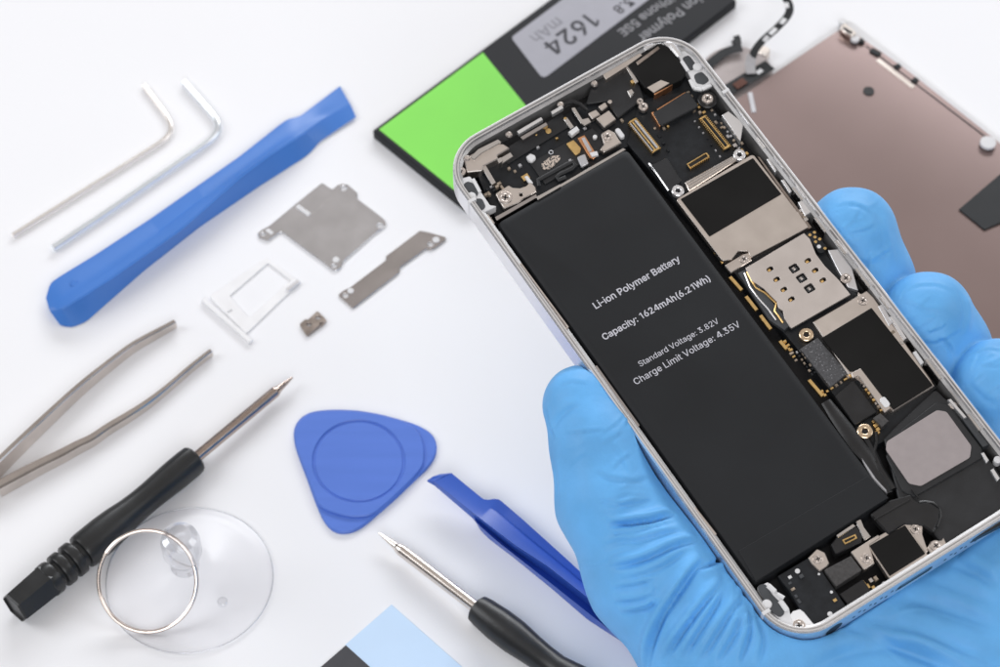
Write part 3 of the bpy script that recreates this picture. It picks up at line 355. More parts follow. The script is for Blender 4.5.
# ================================================================== the opened phone
phone = bpy.data.objects.new('smartphone', None); col.objects.link(phone); phone.matrix_basis = MP; phone.empty_display_size = .01
phone['label'] = 'opened silver smartphone with black battery and bare circuitry, gripped by the blue glove'; phone['category'] = 'smartphone'
def P(name, mb, mats, label=None, parent=None): return obj(name, mb, mats, parent or phone, True, label)
def Z(px, py, z): return tuple(lp(px, py, z))

# housing: lofted rounded rectangle
g = MB(); R0 = 9.3
prof = [(3.2, -7.6, 0), (1.0, -7.55, 0), (.4, -7.3, 0), (.08, -6.9, 0), (0, -6.4, 0), (0, -.34, 0), (.30, 0, 1), (.60, 0, 1), (.70, -.2, 3), (.90, -.22, 3),
        (.9, -.22, 1), (1.12, -.22, 1), (1.25, -1.0, 0), (1.85, -1.3, 3), (1.95, -6.3, 3), (3.0, -6.4, 2)]
rings = []
for d, z, mi in prof: rings.append(g.ring(rrect(d, -H+d, W-d, -d, max(R0-d, 1.5), 12), z))
for k in range(len(prof)-1):
    g.cur = prof[k+1][2]
    g.bridge(rings[k], rings[k+1], smooth=False)
g.cur = 0; g.face(rings[0][::-1]); g.cur = 2; g.face(rings[-1])
frame = P('housing', g, ['alu', 'edge', 'void', 'wallm'])
for p in frame.data.polygons: p.use_smooth = False
# antenna breaks in the rim (white plastic bands, a hair proud of the metal)
def band(x0, x1, y0, y1):
    g = MB(); g.plate([(x0, y0), (x1, y0), (x1, y1), (x0, y1)], -7.0, .03, .05); P('antenna_band', g, 'white')
for px, py in ((463, 205), (764, 613)):
    y = lp(px, py, 0)[1]; band(-.03, 1.6, y-.35, y+.35)
for px, py in ((727, 90),):
    y = lp(px, py, 0)[1]; band(W-1.6, W+.03, y-.35, y+.35)
# bottom edge: sockets, speaker holes
g = MB()
def pit(x, r, zc=-3.9, sq=1.0):
    i = g.ring([(x+r*sq*math.cos(a), -H-.02, zc+r*math.sin(a)) for a in [2*math.pi*k/16 for k in range(16)]]); g.face(i[::-1])
for k in range(9): pit(15.2+k*1.25, .36, -3.3 if k % 2 else -4.4)
for k in range(10): pit(36.5+k*1.2, .36, -3.3 if k % 2 else -4.4)
pit(10.6, 1.9); P('speaker_hole_row', g, 'void')
g = MB(); g.cur = 0; i = g.ring([(x, -H-.03, z) for x, z in rrect(25.2, -4.9, 33.4, -2.9, .95, 5)]); g.face(i[::-1])
P('charging_port', g, 'void')
g = MB(); i = g.ring([(x, -H-.05, z) for x, z in rrect(26.0, -3.5, 32.6, -3.1, .15, 3)]); g.face(i[::-1]); P('port_tongue', g, 'steel')

ZB = -1.15                                            # battery face
bp = lps([(496, 222), (627, 147), (890, 498.5), (755, 584)], ZB)
g = MB(); bp = bp if area(bp) > 0 else bp[::-1]
bq_ = lambda d: rounded(inset(bp, d), 1.2, 4)
r0 = g.ring(bq_(0), -5.6); r1 = g.ring(bq_(0), ZB-1.1); r2 = g.ring(bq_(.3), ZB-.4); r3 = g.ring(bq_(.9), ZB-.06); r4 = g.ring(bq_(1.7), ZB)
for a, b in ((r0, r1), (r1, r2), (r2, r3), (r3, r4)): g.bridge(a, b, True)
g.face(r4)
# folded end of the wrap
g.plate(lps([(738, 551), (868, 476), (888.5, 498), (756, 582)], ZB), ZB-.3, ZB+.14, .12)
battery = P('battery', g, 'batt')
g = MB(); zt = ZB+.02
for body, a, b, bo in (('Li-ion Polymer Battery', (596, 309), (681, 260.6), 7), ('Capacity: 1624mAh(6.21Wh)', (604.5, 340.3), (711, 280.4), 7),
                       ('Standard Voltage: 3.82V', (640.5, 366.8), (719.5, 322.6), 0), ('Charge Limit Voltage: 4.35V', (636, 385), (741, 326), 0)):
    add_text(g, body, lp(*a, zt), lp(*b, zt), zt, bo)
P('lettering', g, 'print', parent=battery)

def plate(name, pts, z0, z1, m, ch=.08, r=0, holes=(), label=None, extra=None):
    g = MB(); q = lps(pts, z1)
    if r: q = rounded(q, r, 4)
    g.plate(q, z0, z1, ch, holes)
    mats = [m]
    if extra: mats += extra(g) or []
    return P(name, g, mats, label)
def blk(g, px, py, w, h, z0, z1, ang=0.0, ch=.05):    # small box centred on a pixel; w, h in mm in the phone's axes
    c = lp(px, py, z1); g.box(c[0], c[1], w, h, math.radians(ang), z0, z1, ch)
def poly(g, pts, z0, z1, ch=.05, r=0):
    q = lps(pts, z1)
    if r: q = rounded(q, r, 3)
    g.plate(q, z0, z1, ch)
def smds(g, pts, z0, mats, seed=0, w=(.5, .9), h=(.35, .6), z=(.25, .6)):
    rnd = random.Random(seed)
    for px, py in pts:
        g.cur = rnd.choice(mats); blk(g, px, py, rnd.uniform(*w), rnd.uniform(*h), z0, z0+rnd.uniform(*z), rnd.choice((0, 90)))
def along(a, b, n): return [(a[0]+(b[0]-a[0])*k/(n-1), a[1]+(b[1]-a[1])*k/(n-1)) for k in range(n)]

# ---- boards under everything
g = MB(); g.cur = 0
poly(g, [(478, 176), (497, 158), (560, 118), (590, 100), (640, 62), (668, 46), (690, 70), (700, 90), (644, 140), (628, 146), (497, 222)], -5.8, -3.4)
g.cur = 1
poly(g, [(500, 152), (562, 113), (570, 126), (508, 164)], -3.4, -3.0)      # raised strips of flex
poly(g, [(530, 163), (592, 128), (612, 146), (545, 184)], -3.4, -2.9)
g.cur = 2
for x, y, r in ((548.3, 131, .62), (536, 134.5, .3)):
    c = lp(x, y, -2.95); g.disc(c[0], c[1], r, -3.2, -2.85, 16)
for x, y, r in ((551, 152.3, .42),):
    g.cur = 3; c = lp(x, y, -2.8); g.tube([(c[0]+r*math.cos(t), c[1]+r*math.sin(t), -2.8) for t in [2*math.pi*k/16 for k in range(16)]], .1, 6, True)
P('top_flex_board', g, ['board', 'flex', 'gold', 'gpad'])
plate('upper_cover', [(586, 104), (592, 84), (624, 66), (640, 86), (644, 98), (618, 118), (606, 101)], -3.2, -2.3, 'flex', .15, .4)
# main logic board
g = MB(); g.cur = 0
poly(g, [(627, 143), (640, 100), (700, 88), (716, 112), (757, 165), (812, 232), (850, 290), (874, 302), (905, 345), (936, 388), (886, 440), (868, 450), (842, 405), (800, 352)], -5.8, -3.0)
smds(g, along((682, 205), (722, 262), 13), -3.0, [1, 2, 0], 1, (.35, .7))
smds(g, along((785, 342), (796, 360), 6), -3.0, [2, 2, 1], 2)
smds(g, along((797, 352), (812, 374), 7)+along((801, 350), (815, 372), 7), -3.0, [3, 1, 0], 3, (.3, .6), (.3, .5))
smds(g, along((823, 394), (850, 376), 7), -3.0, [2, 1], 4)
smds(g, along((815, 338), (848, 376), 8), -3.0, [1, 3, 0], 5)
smds(g, along((712, 110), (734, 140), 8), -3.0, [3, 0, 1], 6, (.3, .5), (.3, .5))
smds(g, along((695, 121), (720, 156), 7), -3.0, [3, 0], 8, (.25, .45), (.25, .4))
smds(g, along((688, 92), (704, 112), 6), -3.0, [2, 1, 0], 9)
smds(g, along((655, 128), (668, 150), 4), -3.0, [0, 0, 1], 10)
g.cur = 2
for a, b in (((730, 276.5), (742, 290)), ((746, 296), (757, 310)), ((760.5, 315), (771, 329)), ((780, 340.5), (787, 349)), ((809, 379.5), (823, 396))):
    ca, cb = lp(*a, -2.2), lp(*b, -2.2); c = (ca+cb)/2; g.box(c[0], c[1], .75, np.linalg.norm(ca-cb), math.atan2((cb-ca)[1], (cb-ca)[0])-math.pi/2, -3.0, -2.2, .08)
for x, y in ((785, 341), (788.3, 345), (791.3, 349.5), (822, 391), (825, 395)): blk(g, x, y, .6, .5, -3, -2.3)
P('logic_board', g, ['board', 'smd', 'gold', 'gpad'])

# ---- top left cluster
plate('earpiece_bracket', [(464, 158.5), (483.5, 146.5), (503, 143.5), (510, 148), (497, 155.5), (498.5, 158.5), (483.5, 166), (482, 170.5), (467, 172)], -4, -1.2, 'nickel', .2, .3)
g = MB(); poly(g, [(500, 157.8), (510.5, 151.8), (513.5, 156.3), (502.3, 163.8)], -3.5, -1.9, .12); poly(g, [(497, 159), (501, 157), (503, 161), (499, 163.5)], -3.5, -1.4)
P('contact_tab', g, 'steel')
g = MB(); poly(g, [(481.8, 167.5), (486, 165.5), (496, 182.5), (492, 185)], -2.6, -1.7); P('metal_strap', g, 'steel')
g = MB(); smds(g, [(487, 189), (489, 193), (492, 186), (494, 190), (497, 186), (499, 183), (502, 187), (486, 194)], -3.2, [0, 1, 2], 12, z=(.6, 1.3)); P('component_cluster', g, ['smd', 'board', 'gpad'])
plate('camera_flash_bracket', [(495.5, 193.5), (508.5, 185), (512.5, 187.5), (520, 188), (526, 186), (530, 181.5), (535.5, 187), (536.5, 191.5), (530.5, 195), (524, 198), (519, 202.5), (504, 208.5)], -2.6, -1.5, 'nickel', .15, .35,
      [circle(*lp(521, 194.5, -1.5)[:2], .38, 12)])
g = MB(); g.cur = 0; poly(g, [(521, 176.5), (527, 172.8), (530.3, 177.5), (524.3, 181)], -3.2, -2.6)
g.cur = 1; poly(g, [(524.5, 176.5), (527.3, 175.3), (533, 182.5), (530, 184.5)], -2.7, -2.0, .1); P('signal_contact', g, ['gold', 'white'])
g = MB(); poly(g, [(526, 156.3), (530.5, 153), (535, 155), (536, 158.5), (531.8, 162.3), (528, 160)], -3.1, -2.3, .2, .4); P('white_pad', g, 'white')
g = MB(); poly(g, [(540.5, 164), (551, 156), (560, 155), (560.5, 159), (551, 168.5), (543, 170)], -3.1, -2.75, .05, .9); P('speckled_sticker', g, 'datam')
g = MB(); pts = [Z(x, y, -2.6) for x, y in ((539, 186), (538, 180), (548, 174.5), (567, 164), (573, 161.5), (575.5, 165), (572, 168.5), (560, 174), (556.5, 177), (558.5, 180), (566, 177))]
g.tube(pts, .42, 8, squash=.5); P('flex_trace', g, 'flex')
g = MB(); poly(g, [(566, 143.5), (573.5, 139.8), (581, 148), (580, 152.5), (575.8, 155.5)], -2.9, -2.5, .06, .25); P('copper_pad', g, 'gold')
g = MB(); poly(g, [(577, 157), (585, 153.5), (588.5, 163), (581.5, 167)], -3, -2.3, .12, .3); P('grey_contact_pad', g, 'gpad')
g = MB(); g.cur = 0; poly(g, [(577.8, 138), (584.5, 135), (596.5, 154.5), (593.5, 159), (589.8, 157.5)], -3, -2.3)
g.cur = 1; poly(g, [(581.5, 138.3), (584.5, 137), (592, 150.5), (589, 152)], -2.4, -2.05); g.cur = 2; poly(g, [(589.5, 152.5), (597, 151), (598.5, 155), (592, 156.5)], -2.4, -1.8)
P('copper_contact_strip', g, ['copper', 'gpad', 'white'])
plate('antenna_clip', [(601, 133.5), (608.5, 129), (614.5, 132), (619, 139.5), (622, 142.5), (604, 152.3), (599.5, 149.3), (604, 144)], -2.7, -1.5, 'nickel', .2, .5)
g = MB(); poly(g, [(614.5, 129), (619, 127.3), (625.5, 136), (621, 138.3)], -2.6, -1.7, .15, .5); P('white_pad', g, 'white')
g = MB(); c = lp(595, 136.5, -2.2); g.disc(c[0], c[1], .45, -3, -2.2, 12); P('white_pad', g, 'white')
g = MB(); poly(g, [(571, 107.8), (575, 107), (582.5, 119), (588.5, 117.5), (591.5, 122), (584.8, 125.8), (581, 123.5)], -2.6, -1.8, .1, .2); P('spring_contact', g, 'steel')
g = MB()
for q in ([(587.8, 113), (596, 109.3), (600.5, 114.5), (592.3, 119)], [(598, 106.3), (605, 101.8), (608, 106.3), (602, 110.8)], [(596, 118.3), (608.8, 110), (616.3, 119), (604.3, 127.3)]): poly(g, q, -2.9, -1.5, .15, .2)
c = lp(610, 101.8, -1.4); g.disc(c[0], c[1], .45, -2.5, -1.3, 12); P('contact_block', g, 'nickel')
g = MB(); g.cur = 0; poly(g, [(563.5, 119), (567, 117), (574, 126.5), (570.5, 129)], -3, -2.2); g.cur = 1; poly(g, [(568.3, 131.8), (576.5, 125.8), (579.5, 129.5), (572, 135.5)], -3, -1.9, .1)
g.cur = 2; blk(g, 565.3, 118, .5, .5, -3, -2.1); P('white_cube_contact', g, ['steel', 'white', 'gold'])
g = MB(); g.tube([Z(x, y, z) for x, y, z in ((560, 108, -1.6), (566, 103, -1.3), (573, 101.5, -1.2), (580, 104, -1.5), (587, 110, -2.3))], .42, 8); P('black_wire', g, 'black')
g = MB()
for x, y in ((560.8, 103.5), (594.5, 82.5), (509, 133.5), (467, 157)):
    c = lp(x, y, -.8); g.lathe((c[0], c[1], -1.8), [(.7, 0), (.75, .6), (.5, .9), (.2, 1.0)], 12)
P('edge_rivet', g, 'screw')
# inner metal ledges along the top
g = MB(); poly(g, [(517, 131), (541, 117), (543, 119.5), (519, 134)], -2, -.9); P('inner_ledge', g, 'edge')
g = MB(); poly(g, [(551, 111.5), (562, 105), (563.5, 108), (552.5, 114.5)], -2, -.9); P('inner_ledge', g, 'edge')
g = MB(); poly(g, [(603, 74.5), (640, 53), (643, 56), (606, 79.5)], -2.6, -1.0); P('inner_ledge', g, 'nickel')
# strip between the top board and the battery
g = MB(); poly(g, [(536, 197), (560, 184), (561, 186.5), (538, 200)], -3, -1.1); poly(g, [(560, 184.5), (623, 148), (626, 149.5), (561, 187)], -3, -1.5); P('battery_ledge', g, 'steel')
g = MB(); poly(g, [(495, 217), (536, 194), (537.5, 197), (497, 220.5)], -3.5, -1.5); P('battery_ledge', g, 'plate2')

# ---- camera and its neighbours
g = MB(); g.cur = 0; poly(g, [(627.5, 65), (659, 42.5), (669.5, 47), (686, 72.5), (681.5, 80), (654.5, 93.5), (645.5, 88)], -5, -.9, .15, .3)
g.cur = 1; poly(g, [(647, 87.5), (661, 80), (669.5, 83), (653.8, 92.8)], -.95, -.8, .03)
g.cur = 2; poly(g, [(654, 93), (681, 77.5), (681.8, 79.3), (655, 95)], -3.5, -1.0, .05)
P('camera_module', g, ['sticker', 'nickel', 'copper'])
g = MB(); g.cur = 1; poly(g, [(625.5, 67), (628.5, 66), (638.5, 81.5), (635.5, 83.5)], -3, -1.3); g.cur = 2; blk(g, 632.5, 81.5, .6, .8, -3, -1.4)
g.cur = 0; poly(g, [(627, 90.5), (632, 88), (634.5, 92), (630.5, 97.5)], -3, -1.6, .2); P('camera_latch', g, ['steel', 'steel', 'gold'])
g = MB(); g.cur = 0; poly(g, [(652.8, 112.5), (656.5, 110.3), (685, 92.3), (689.5, 92.3), (698.5, 105), (695.5, 108), (662.5, 125.3), (659.5, 124.5)], -3.2, -1.5, .2, .5)
g.cur = 1; poly(g, [(651.5, 112.5), (653.5, 111), (661.5, 124.3), (660, 126.3)], -3.2, -1.75, .1); poly(g, [(657, 109), (685, 92), (686, 93.3), (658, 110.8)], -3.0, -1.9, .05)
P('camera_connector', g, ['flex', 'copper'])

# ---- board connectors
def gold_connector(name, pts, z1, rows, extra='flex'):
    q = np.array([lp(x, y, z1)[:2] for x, y in pts])          # four corners: two ends of side A, then of side B
    g = MB(); g.cur = 0; g.plate(q, -3.1, z1-.35, .06)
    a, b, c, d = q; wdt = np.linalg.norm(d-a); ln = np.linalg.norm(b-a); e = (b-a)/ln; n = (d-a)/wdt
    ang = math.atan2(e[1], e[0])
    for k, (off, th, mi, zz) in enumerate(rows):
        m = (a+b)/2+n*wdt*off; g.cur = mi; g.box(m[0], m[1], ln*.9, wdt*th, ang, z1-.5, z1+zz, .04)
    npin = int(ln/.42)
    for k in range(npin):
        for off in (.03, .97):
            m = a+e*ln*(k+.5)/npin+n*wdt*off; g.cur = 1; g.box(m[0], m[1], .2, .26, ang, -3, z1-.2, .02)
    for s_ in (.03, .97):
        m = a+e*ln*s_+n*wdt*.5; g.cur = 1; g.box(m[0], m[1], ln*.05, wdt*.8, ang, z1-.5, z1+.03, .05)
    P(name, g, [extra, 'gold', 'gpad'])
gold_connector('board_connector', [(628, 122), (653, 153), (659.5, 149), (636, 117)], -1.8, [(.12, .12, 2, 0), (.42, .16, 1, -.1), (.72, .2, 2, 0), (.9, .1, 1, -.1)])
gold_connector('board_connector', [(699, 118), (724.5, 149.5), (730, 145.5), (706, 114.5)], -1.8, [(.25, .14, 1, -.1), (.5, .2, 0, 0), (.75, .14, 1, -.1)], 'board')
gold_connector('board_connector', [(686.5, 164), (706.5, 152), (709.3, 157), (690, 168.5)], -1.9, [(.1, .18, 1, 0), (.9, .18, 1, 0)])
plate('flex_fold', [(649.6, 165.6), (667, 157.6), (681.6, 180), (672, 192.8)], -3.1, -1.7, 'flex', .15, .3)
g = MB(); g.tube([Z(x, y, -1.9) for x, y in ((649, 163.5), (655, 171), (662, 181), (668.5, 190.5))], .22, 6); P('edge_highlight_strip', g, 'edge')  # thin bright strip added for the white highlight along the fold's edge

# ---- upper shield
def ribbed(g):
    g.cur = 1
    a, b, c, d = [np.array(lp(*p, -1.8)[:2]) for p in ((684.8, 182.3), (732, 156), (736.5, 160.5), (689.3, 191.3))]
    for k in (.2, .45, .75):
        m0 = a+(d-a)*k; m1 = b+(c-b)*k; m = (m0+m1)/2; g.box(m[0], m[1], np.linalg.norm(m1-m0)*.98, .28, math.atan2((m1-m0)[1], (m1-m0)[0]), -2, -1.65, .06)
    return ['steel']
plate('shield_bar', [(684.8, 182.3), (732, 156), (736.5, 160.5), (689.3, 191.3)], -3, -1.8, 'nickel', .15, 0, extra=ribbed)
plate('upper_shield', [(676, 199.4), (751, 155), (754, 155), (809, 227), (788, 238.4), (751, 257.6), (748, 251), (738.4, 251), (732, 259), (722.4, 260.8)], -3, -1.5, 'nickel', .1, .5)
plate('shield_sticker', [(680.5, 199), (753, 157.8), (781.5, 194), (709.5, 236.5)], -1.55, -1.4, 'sticker', .05, .2)
plate('screw_tab', [(724.5, 265), (742.5, 254), (748.5, 252.5), (752.3, 260), (731, 272.8)], -3, -2.0, 'nickel', .15, .3)

# ---- SIM reader
simp = [(745.5, 268), (804, 233), (810, 239), (816, 254), (825, 266), (838.5, 279.5), (850.5, 294.5), (792, 328), (790.5, 327.5), (784.5, 318.5), (783, 311), (778.5, 308), (777, 302), (763.5, 288.5), (752, 281)]
zs = -1.45; hol = []; gpos = [(770.3, 269), (777, 279.2), (784.2, 289.3), (791.7, 299), (808.2, 260.5), (815.6, 270.2), (823.2, 280)]
for x, y in gpos:
    c = lp(x, y, zs); hol.append(rounded([(c[0]-.75, c[1]-.42), (c[0]+.65, c[1]-.42), (c[0]+.65, c[1]+.5), (c[0]-.75, c[1]+.42)], .4, 3))
sq = [(794.3, 268.3), (801.8, 278), (809.7, 288.2)]
for x, y in sq:
    c = lp(x, y, zs); hol.append(rounded([(c[0]-.95, c[1]-.85), (c[0]+.95, c[1]-.85), (c[0]+.95, c[1]+.85), (c[0]-.95, c[1]+.85)], .3, 3))
g = MB(); q = lps(simp, zs); g.cur = 0; g.plate(q, -2.1, zs, .06, hol); g.cur = 1; g.plate(inset(q if area(q) > 0 else q[::-1], .3), -3, -2.6, .02)
sim = P('sim_reader', g, ['sim', 'void'])
for x, y in gpos:
    g = MB(); c = lp(x, y, -1.75); g.box(c[0]-.28, c[1]-.05, .62, .5, 0, -2.6, -1.75, .1); P('sim_contact', g, 'gold', parent=sim)
for x, y in sq:
    g = MB(); c = lp(x, y, -1.9); g.cur = 0; g.box(c[0], c[1], 1.3, 1.1, 0, -2.6, -2.15, .1); g.cur = 1; g.box(c[0]-.1, c[1]+.05, .55, .7, .2, -2.3, -1.8, .12); P('sim_switch', g, ['pad', 'steel'], parent=sim)
plate('sim_slot_guide', [(738, 272.8), (744.8, 269.8), (783, 314), (789, 326), (784.5, 330), (769.5, 320)], -3, -2.0, 'pad', .1)
g = MB(); g.tube([Z(x, y, -1.8) for x, y in ((747, 272), (751.5, 281), (756, 288), (765, 293), (776, 303.5), (774.5, 311), (778, 315.5), (783, 323))], .2, 6); P('sim_spring', g, 'gold')
g = MB(); g.tube([Z(x, y, -1.9) for x, y in ((744.5, 273), (750, 287), (758, 298), (768, 309), (776, 320))], .18, 6); P('sim_spring', g, 'edge')
# dotted contact tab
g = MB(); g.cur = 0; poly(g, [(806, 233), (813, 230), (827, 246.5), (823.5, 252.5), (819, 252.5)], -3, -1.7, .1, .4)
for x, y in ((810, 234.8), (814.5, 232.3), (815, 237), (819.8, 239), (815.7, 241.7), (825, 248.3)):
    g.cur = 1; c = lp(x, y, -1.65); g.disc(c[0], c[1], .33, -1.8, -1.62, 10, .03)
g.cur = 2; c = lp(819, 246.5, -1.6); g.disc(c[0], c[1], .42, -1.8, -1.55, 10, .05)
P('contact_tab', g, ['board', 'gold', 'white'])

# ---- lower shield
g = MB(); g.cur = 0; poly(g, [(812.8, 321.6), (866.8, 290.3), (874, 297.5), (934.8, 385.6), (892.8, 411.4), (884, 400), (876, 395), (859, 373), (848, 374)], -3, -1.75, .2, .2)
g.cur = 1; poly(g, [(821.5, 337.8), (871.5, 307.5), (933, 385), (893.5, 409.5), (862, 370.5), (850, 371.5)], -1.8, -1.55, .08, .2)
P('lower_shield', g, ['nickel', 'sticker'])
g = MB(); g.cur = 0; poly(g, [(850.8, 373), (860.8, 368), (891.2, 408), (884.8, 412.8), (858.8, 375.8), (853, 378)], -3, -1.35, .12, .15); g.cur = 1
c = lp(884.8, 402, -1.2); g.plate(rounded([(c[0]-.7, c[1]-1.1), (c[0]+.7, c[1]-1.1), (c[0]+.7, c[1]+1.1), (c[0]-.7, c[1]+1.1)], .6, 4), -1.4, -1.2, .08)
P('angled_bracket', g, ['nickel', 'white'])
plate('memory_chip', [(800, 348.8), (817.6, 337.6), (848, 372.8), (830.4, 387.2)], -3, -2.0, 'chip', .08)
plate('power_chip', [(835, 396), (853.5, 380), (877, 412), (855, 425)], -3, -1.8, 'black', .15, .3)
g = MB(); smds(g, along((859, 379), (881, 410), 10), -3, [0, 1, 2], 15, (.4, .7), (.4, .6), (.6, 1.2)); P('component_cluster', g, ['steel', 'gold', 'smd'])
plate('grey_foam_block', [(873, 418), (880.5, 413), (889, 421), (882, 427)], -3, -1.3, 'gchip', .1)
g = MB(); smds(g, [(874, 421), (876, 425), (878, 429), (877.5, 432)], -3, [0], 16, (.6, .9), (.5, .8), (.8, 1.4)); P('gold_spring', g, 'gold')
# black cable along the battery
g = MB(); pts = [Z(x, y, z) for x, y, z in ((826, 402, -2.4), (835, 415, -2.2), (846, 430, -1.9), (858, 447, -1.9), (868, 458, -2.2), (878, 476, -2.6), (888, 494, -2.8))]
g.tube(pts, [1.1, 1.4, 1.6, 1.6, 1.5, 1.3, 1.2], 10, squash=.5)
g.tube([Z(x, y, -2.0) for x, y in ((876, 432), (877, 442), (874, 452), (876, 462))], .35, 8)
g.tube([Z(x, y, -2.6) for x, y in ((866, 440), (872, 452), (880, 470), (893, 490))], .9, 8)
P('coaxial_cable', g, 'black')
g = MB(); poly(g, [(856.5, 449.5), (859.5, 453), (876, 478), (886.5, 489.5), (887.5, 493.5), (882, 489), (872, 478)], -3, -1.7, .2); P('bright_clear_tape', g, 'gpad')

# ---- loudspeaker
g = MB(); g.cur = 0
poly(g, [(884, 438), (935.5, 388.5), (949, 402), (1000, 474), (1026, 512), (955, 548), (940, 540), (925, 523), (912, 520), (899, 500)], -4, -1.9, .25, .8)
poly(g, [(893, 436), (936, 402), (948, 403.5), (982, 448), (983, 458), (915, 497), (903, 492), (886, 456)], -2, -1.55, .2, 1.0)
g.cur = 1; poly(g, [(886.5, 441.5), (937, 410), (946.5, 411.5), (971.5, 446), (970, 457.5), (921, 486), (909, 483.5), (886, 450)], -1.6, -1.35, .06, 1.0)
P('loudspeaker', g, ['flex', 'mesh'])
g = MB(); poly(g, [(870.5, 513.5), (890, 500), (911, 494), (914, 498.5), (920, 502.3), (929, 501.5), (941, 509), (939.5, 519.5), (933.5, 533), (923, 525.5), (905, 524), (888.5, 534.5), (872, 516.5)], -3, -1.15, .3, .5)
g.box(*lp(892, 510, -1.3)[:2], 8.2, .3, math.radians(-2), -1.3, -1.0, .05); g.box(*lp(915, 494, -1.3)[:2], .3, 2.2, 0, -1.3, -1.0, .05)
P('speaker_arm', g, 'black')
g = MB(); g.tube([Z(x, y, -1.45) for x, y in ((919, 502), (925, 501.2), (933, 502.5), (940, 508), (941, 516), (937, 527))], .22, 6); P('speaker_gasket', g, 'black')

# ---- bottom row
g = MB(); g.cur = 0; poly(g, [(777.5, 576), (808, 558), (818, 570), (822, 571), (848, 609), (816.5, 627.8), (803, 612), (800, 609), (789.5, 591)], -4, -2.0, .1, .2)
for x, y, r in ((797.5, 571, .5), (830, 614, .5), (831.5, 592, .3), (819, 574, .25)):
    g.cur = 1; c = lp(x, y, -1.9); g.disc(c[0], c[1], r, -2.1, -1.85, 12)
g.cur = 2; blk(g, 801.5, 576, .8, .7, -2.1, -1.6)
smds(g, [(790, 583), (793, 589), (796, 596), (799, 601), (790, 577), (803, 604)], -2.6, [2, 3, 1], 21, z=(.5, 1))
g.cur = 4; poly(g, [(816.5, 627.5), (831, 620), (831.5, 621), (818, 629)], -3, -1.9, .03); P('charging_board', g, ['board', 'white', 'pad', 'smd', 'gold'])
plate('audio_chip', [(824, 570), (851, 555.8), (862, 570), (836, 586.5)], -4, -1.5, 'gchip', .12, .3)
plate('radio_chip', [(839.8, 594), (863, 579), (872, 592.5), (850, 607)], -4, -1.8, 'black', .12, .2)
plate('screw_bracket', [(808, 557.5), (817, 548.5), (825, 552.5), (829.5, 563), (827, 566.5), (819.5, 571.5), (812, 564)], -3, -1.6, 'nickel', .15, .4)
g = MB(); g.cur = 0; poly(g, [(831, 544), (836, 537.5), (857, 525.5), (863, 536), (861, 542), (836, 554.5)], -4, -1.6, .2, .4)
g.cur = 1; q = [np.array(lp(*p, -1.45)[:2]) for p in ((842, 540), (855.5, 534), (857.3, 538.3), (845, 544.5))]; g.plate(q, -1.7, -1.4, .04, [inset(q if area(q) > 0 else q[::-1], .28)])
g.cur = 0; c = sum(q)/4; g.box(c[0], c[1], 1.7, .22, 0, -1.7, -1.42, .03)
P('battery_connector', g, ['black', 'gold'])
plate('connector_clip', [(855.5, 521), (861, 518.5), (864.5, 527), (871, 536), (864.5, 540.5), (858, 527)], -3, -1.5, 'steel', .15, .2)
g = MB(); poly(g, [(836, 535), (853, 523.5), (856, 526), (838, 538)], -2.4, -1.5, .1); P('connector_clip', g, 'steel')
# home button bracket
g = MB(); poly(g, [(866, 543), (904.5, 521), (928.5, 555.5), (890, 579.5)], -3, -1.5, .12, .2)
poly(g, [(905.5, 524.8), (911, 521.5), (918, 521), (923, 527), (922.5, 534), (928, 551), (925, 554)], -3, -1.5, .12, .3)
poly(g, [(850.8, 551.8), (878.5, 534.3), (880.3, 537.8), (869.5, 545), (874.5, 563), (864, 570)], -3, -1.4, .12, .25)
P('home_button_bracket', g, 'nickel')
plate('home_button_tape', [(869.5, 545.5), (905, 525), (925.3, 553.5), (889.8, 575.8)], -1.55, -1.3, 'sticker', .06, .15)
g = MB(); poly(g, [(927, 548), (931, 541), (941, 540.5), (943.5, 537), (946.5, 543), (944.5, 550.5), (938, 549), (931, 554)], -3, -1.5, .15, .3); P('grounding_clip', g, 'nickel')
g = MB(); smds(g, [(864, 583), (868, 586), (871, 580), (876, 578), (874, 588)], -3, [0, 1, 2], 23, (.6, 1.1), (.6, 1.0), (.6, 1.3)); P('component_cluster', g, ['steel', 'gold', 'smd'])
g = MB(); poly(g, [(888, 580), (904, 569.5), (908, 571), (896, 579.5)], -2.4, -1.5, .1); P('inner_ledge', g, 'edge')
g = MB(); blk(g, 853.5, 605.5, 1.0, .5, -2.5, -1.4, 10); P('blue_reflecting_lens', g, 'lens')

g = MB(); smds(g, along((655, 207), (714, 272), 16), -3.6, [0, 1, 2, 2], 41, (.3, .6), (.3, .5)); P('component_cluster', g, ['smd', 'gold', 'gpad'])
g = MB(); smds(g, [(690, 96), (694, 110), (699, 107), (700, 112), (661, 118), (664, 128), (668, 126)], -3, [0, 1, 2], 42, (.5, .9), (.4, .7), (.4, .9)); P('component_cluster', g, ['gold', 'steel', 'smd'])
g = MB(); smds(g, [(509, 168), (515, 171), (520, 165), (538, 147), (557, 138), (570, 160), (603, 120), (618, 112), (622, 120), (585, 128)], -3.3, [0, 1, 2, 2], 43, (.4, .8), (.4, .6), (.4, .8)); P('component_cluster', g, ['smd', 'gold', 'gpad'])
g = MB(); smds(g, [(742, 143), (739, 148), (728, 136), (716, 122), (722, 127)], -3, [0, 1], 44, (.5, .8), (.4, .6), (.3, .6)); P('component_cluster', g, ['gpad', 'smd'])
g = MB(); smds(g, [(852, 560), (848, 612), (857, 606), (835, 600), (880, 588), (884, 583)], -3, [0, 1, 2], 45, (.5, .9), (.4, .7), (.6, 1.4)); P('component_cluster', g, ['gpad', 'steel', 'gold'])
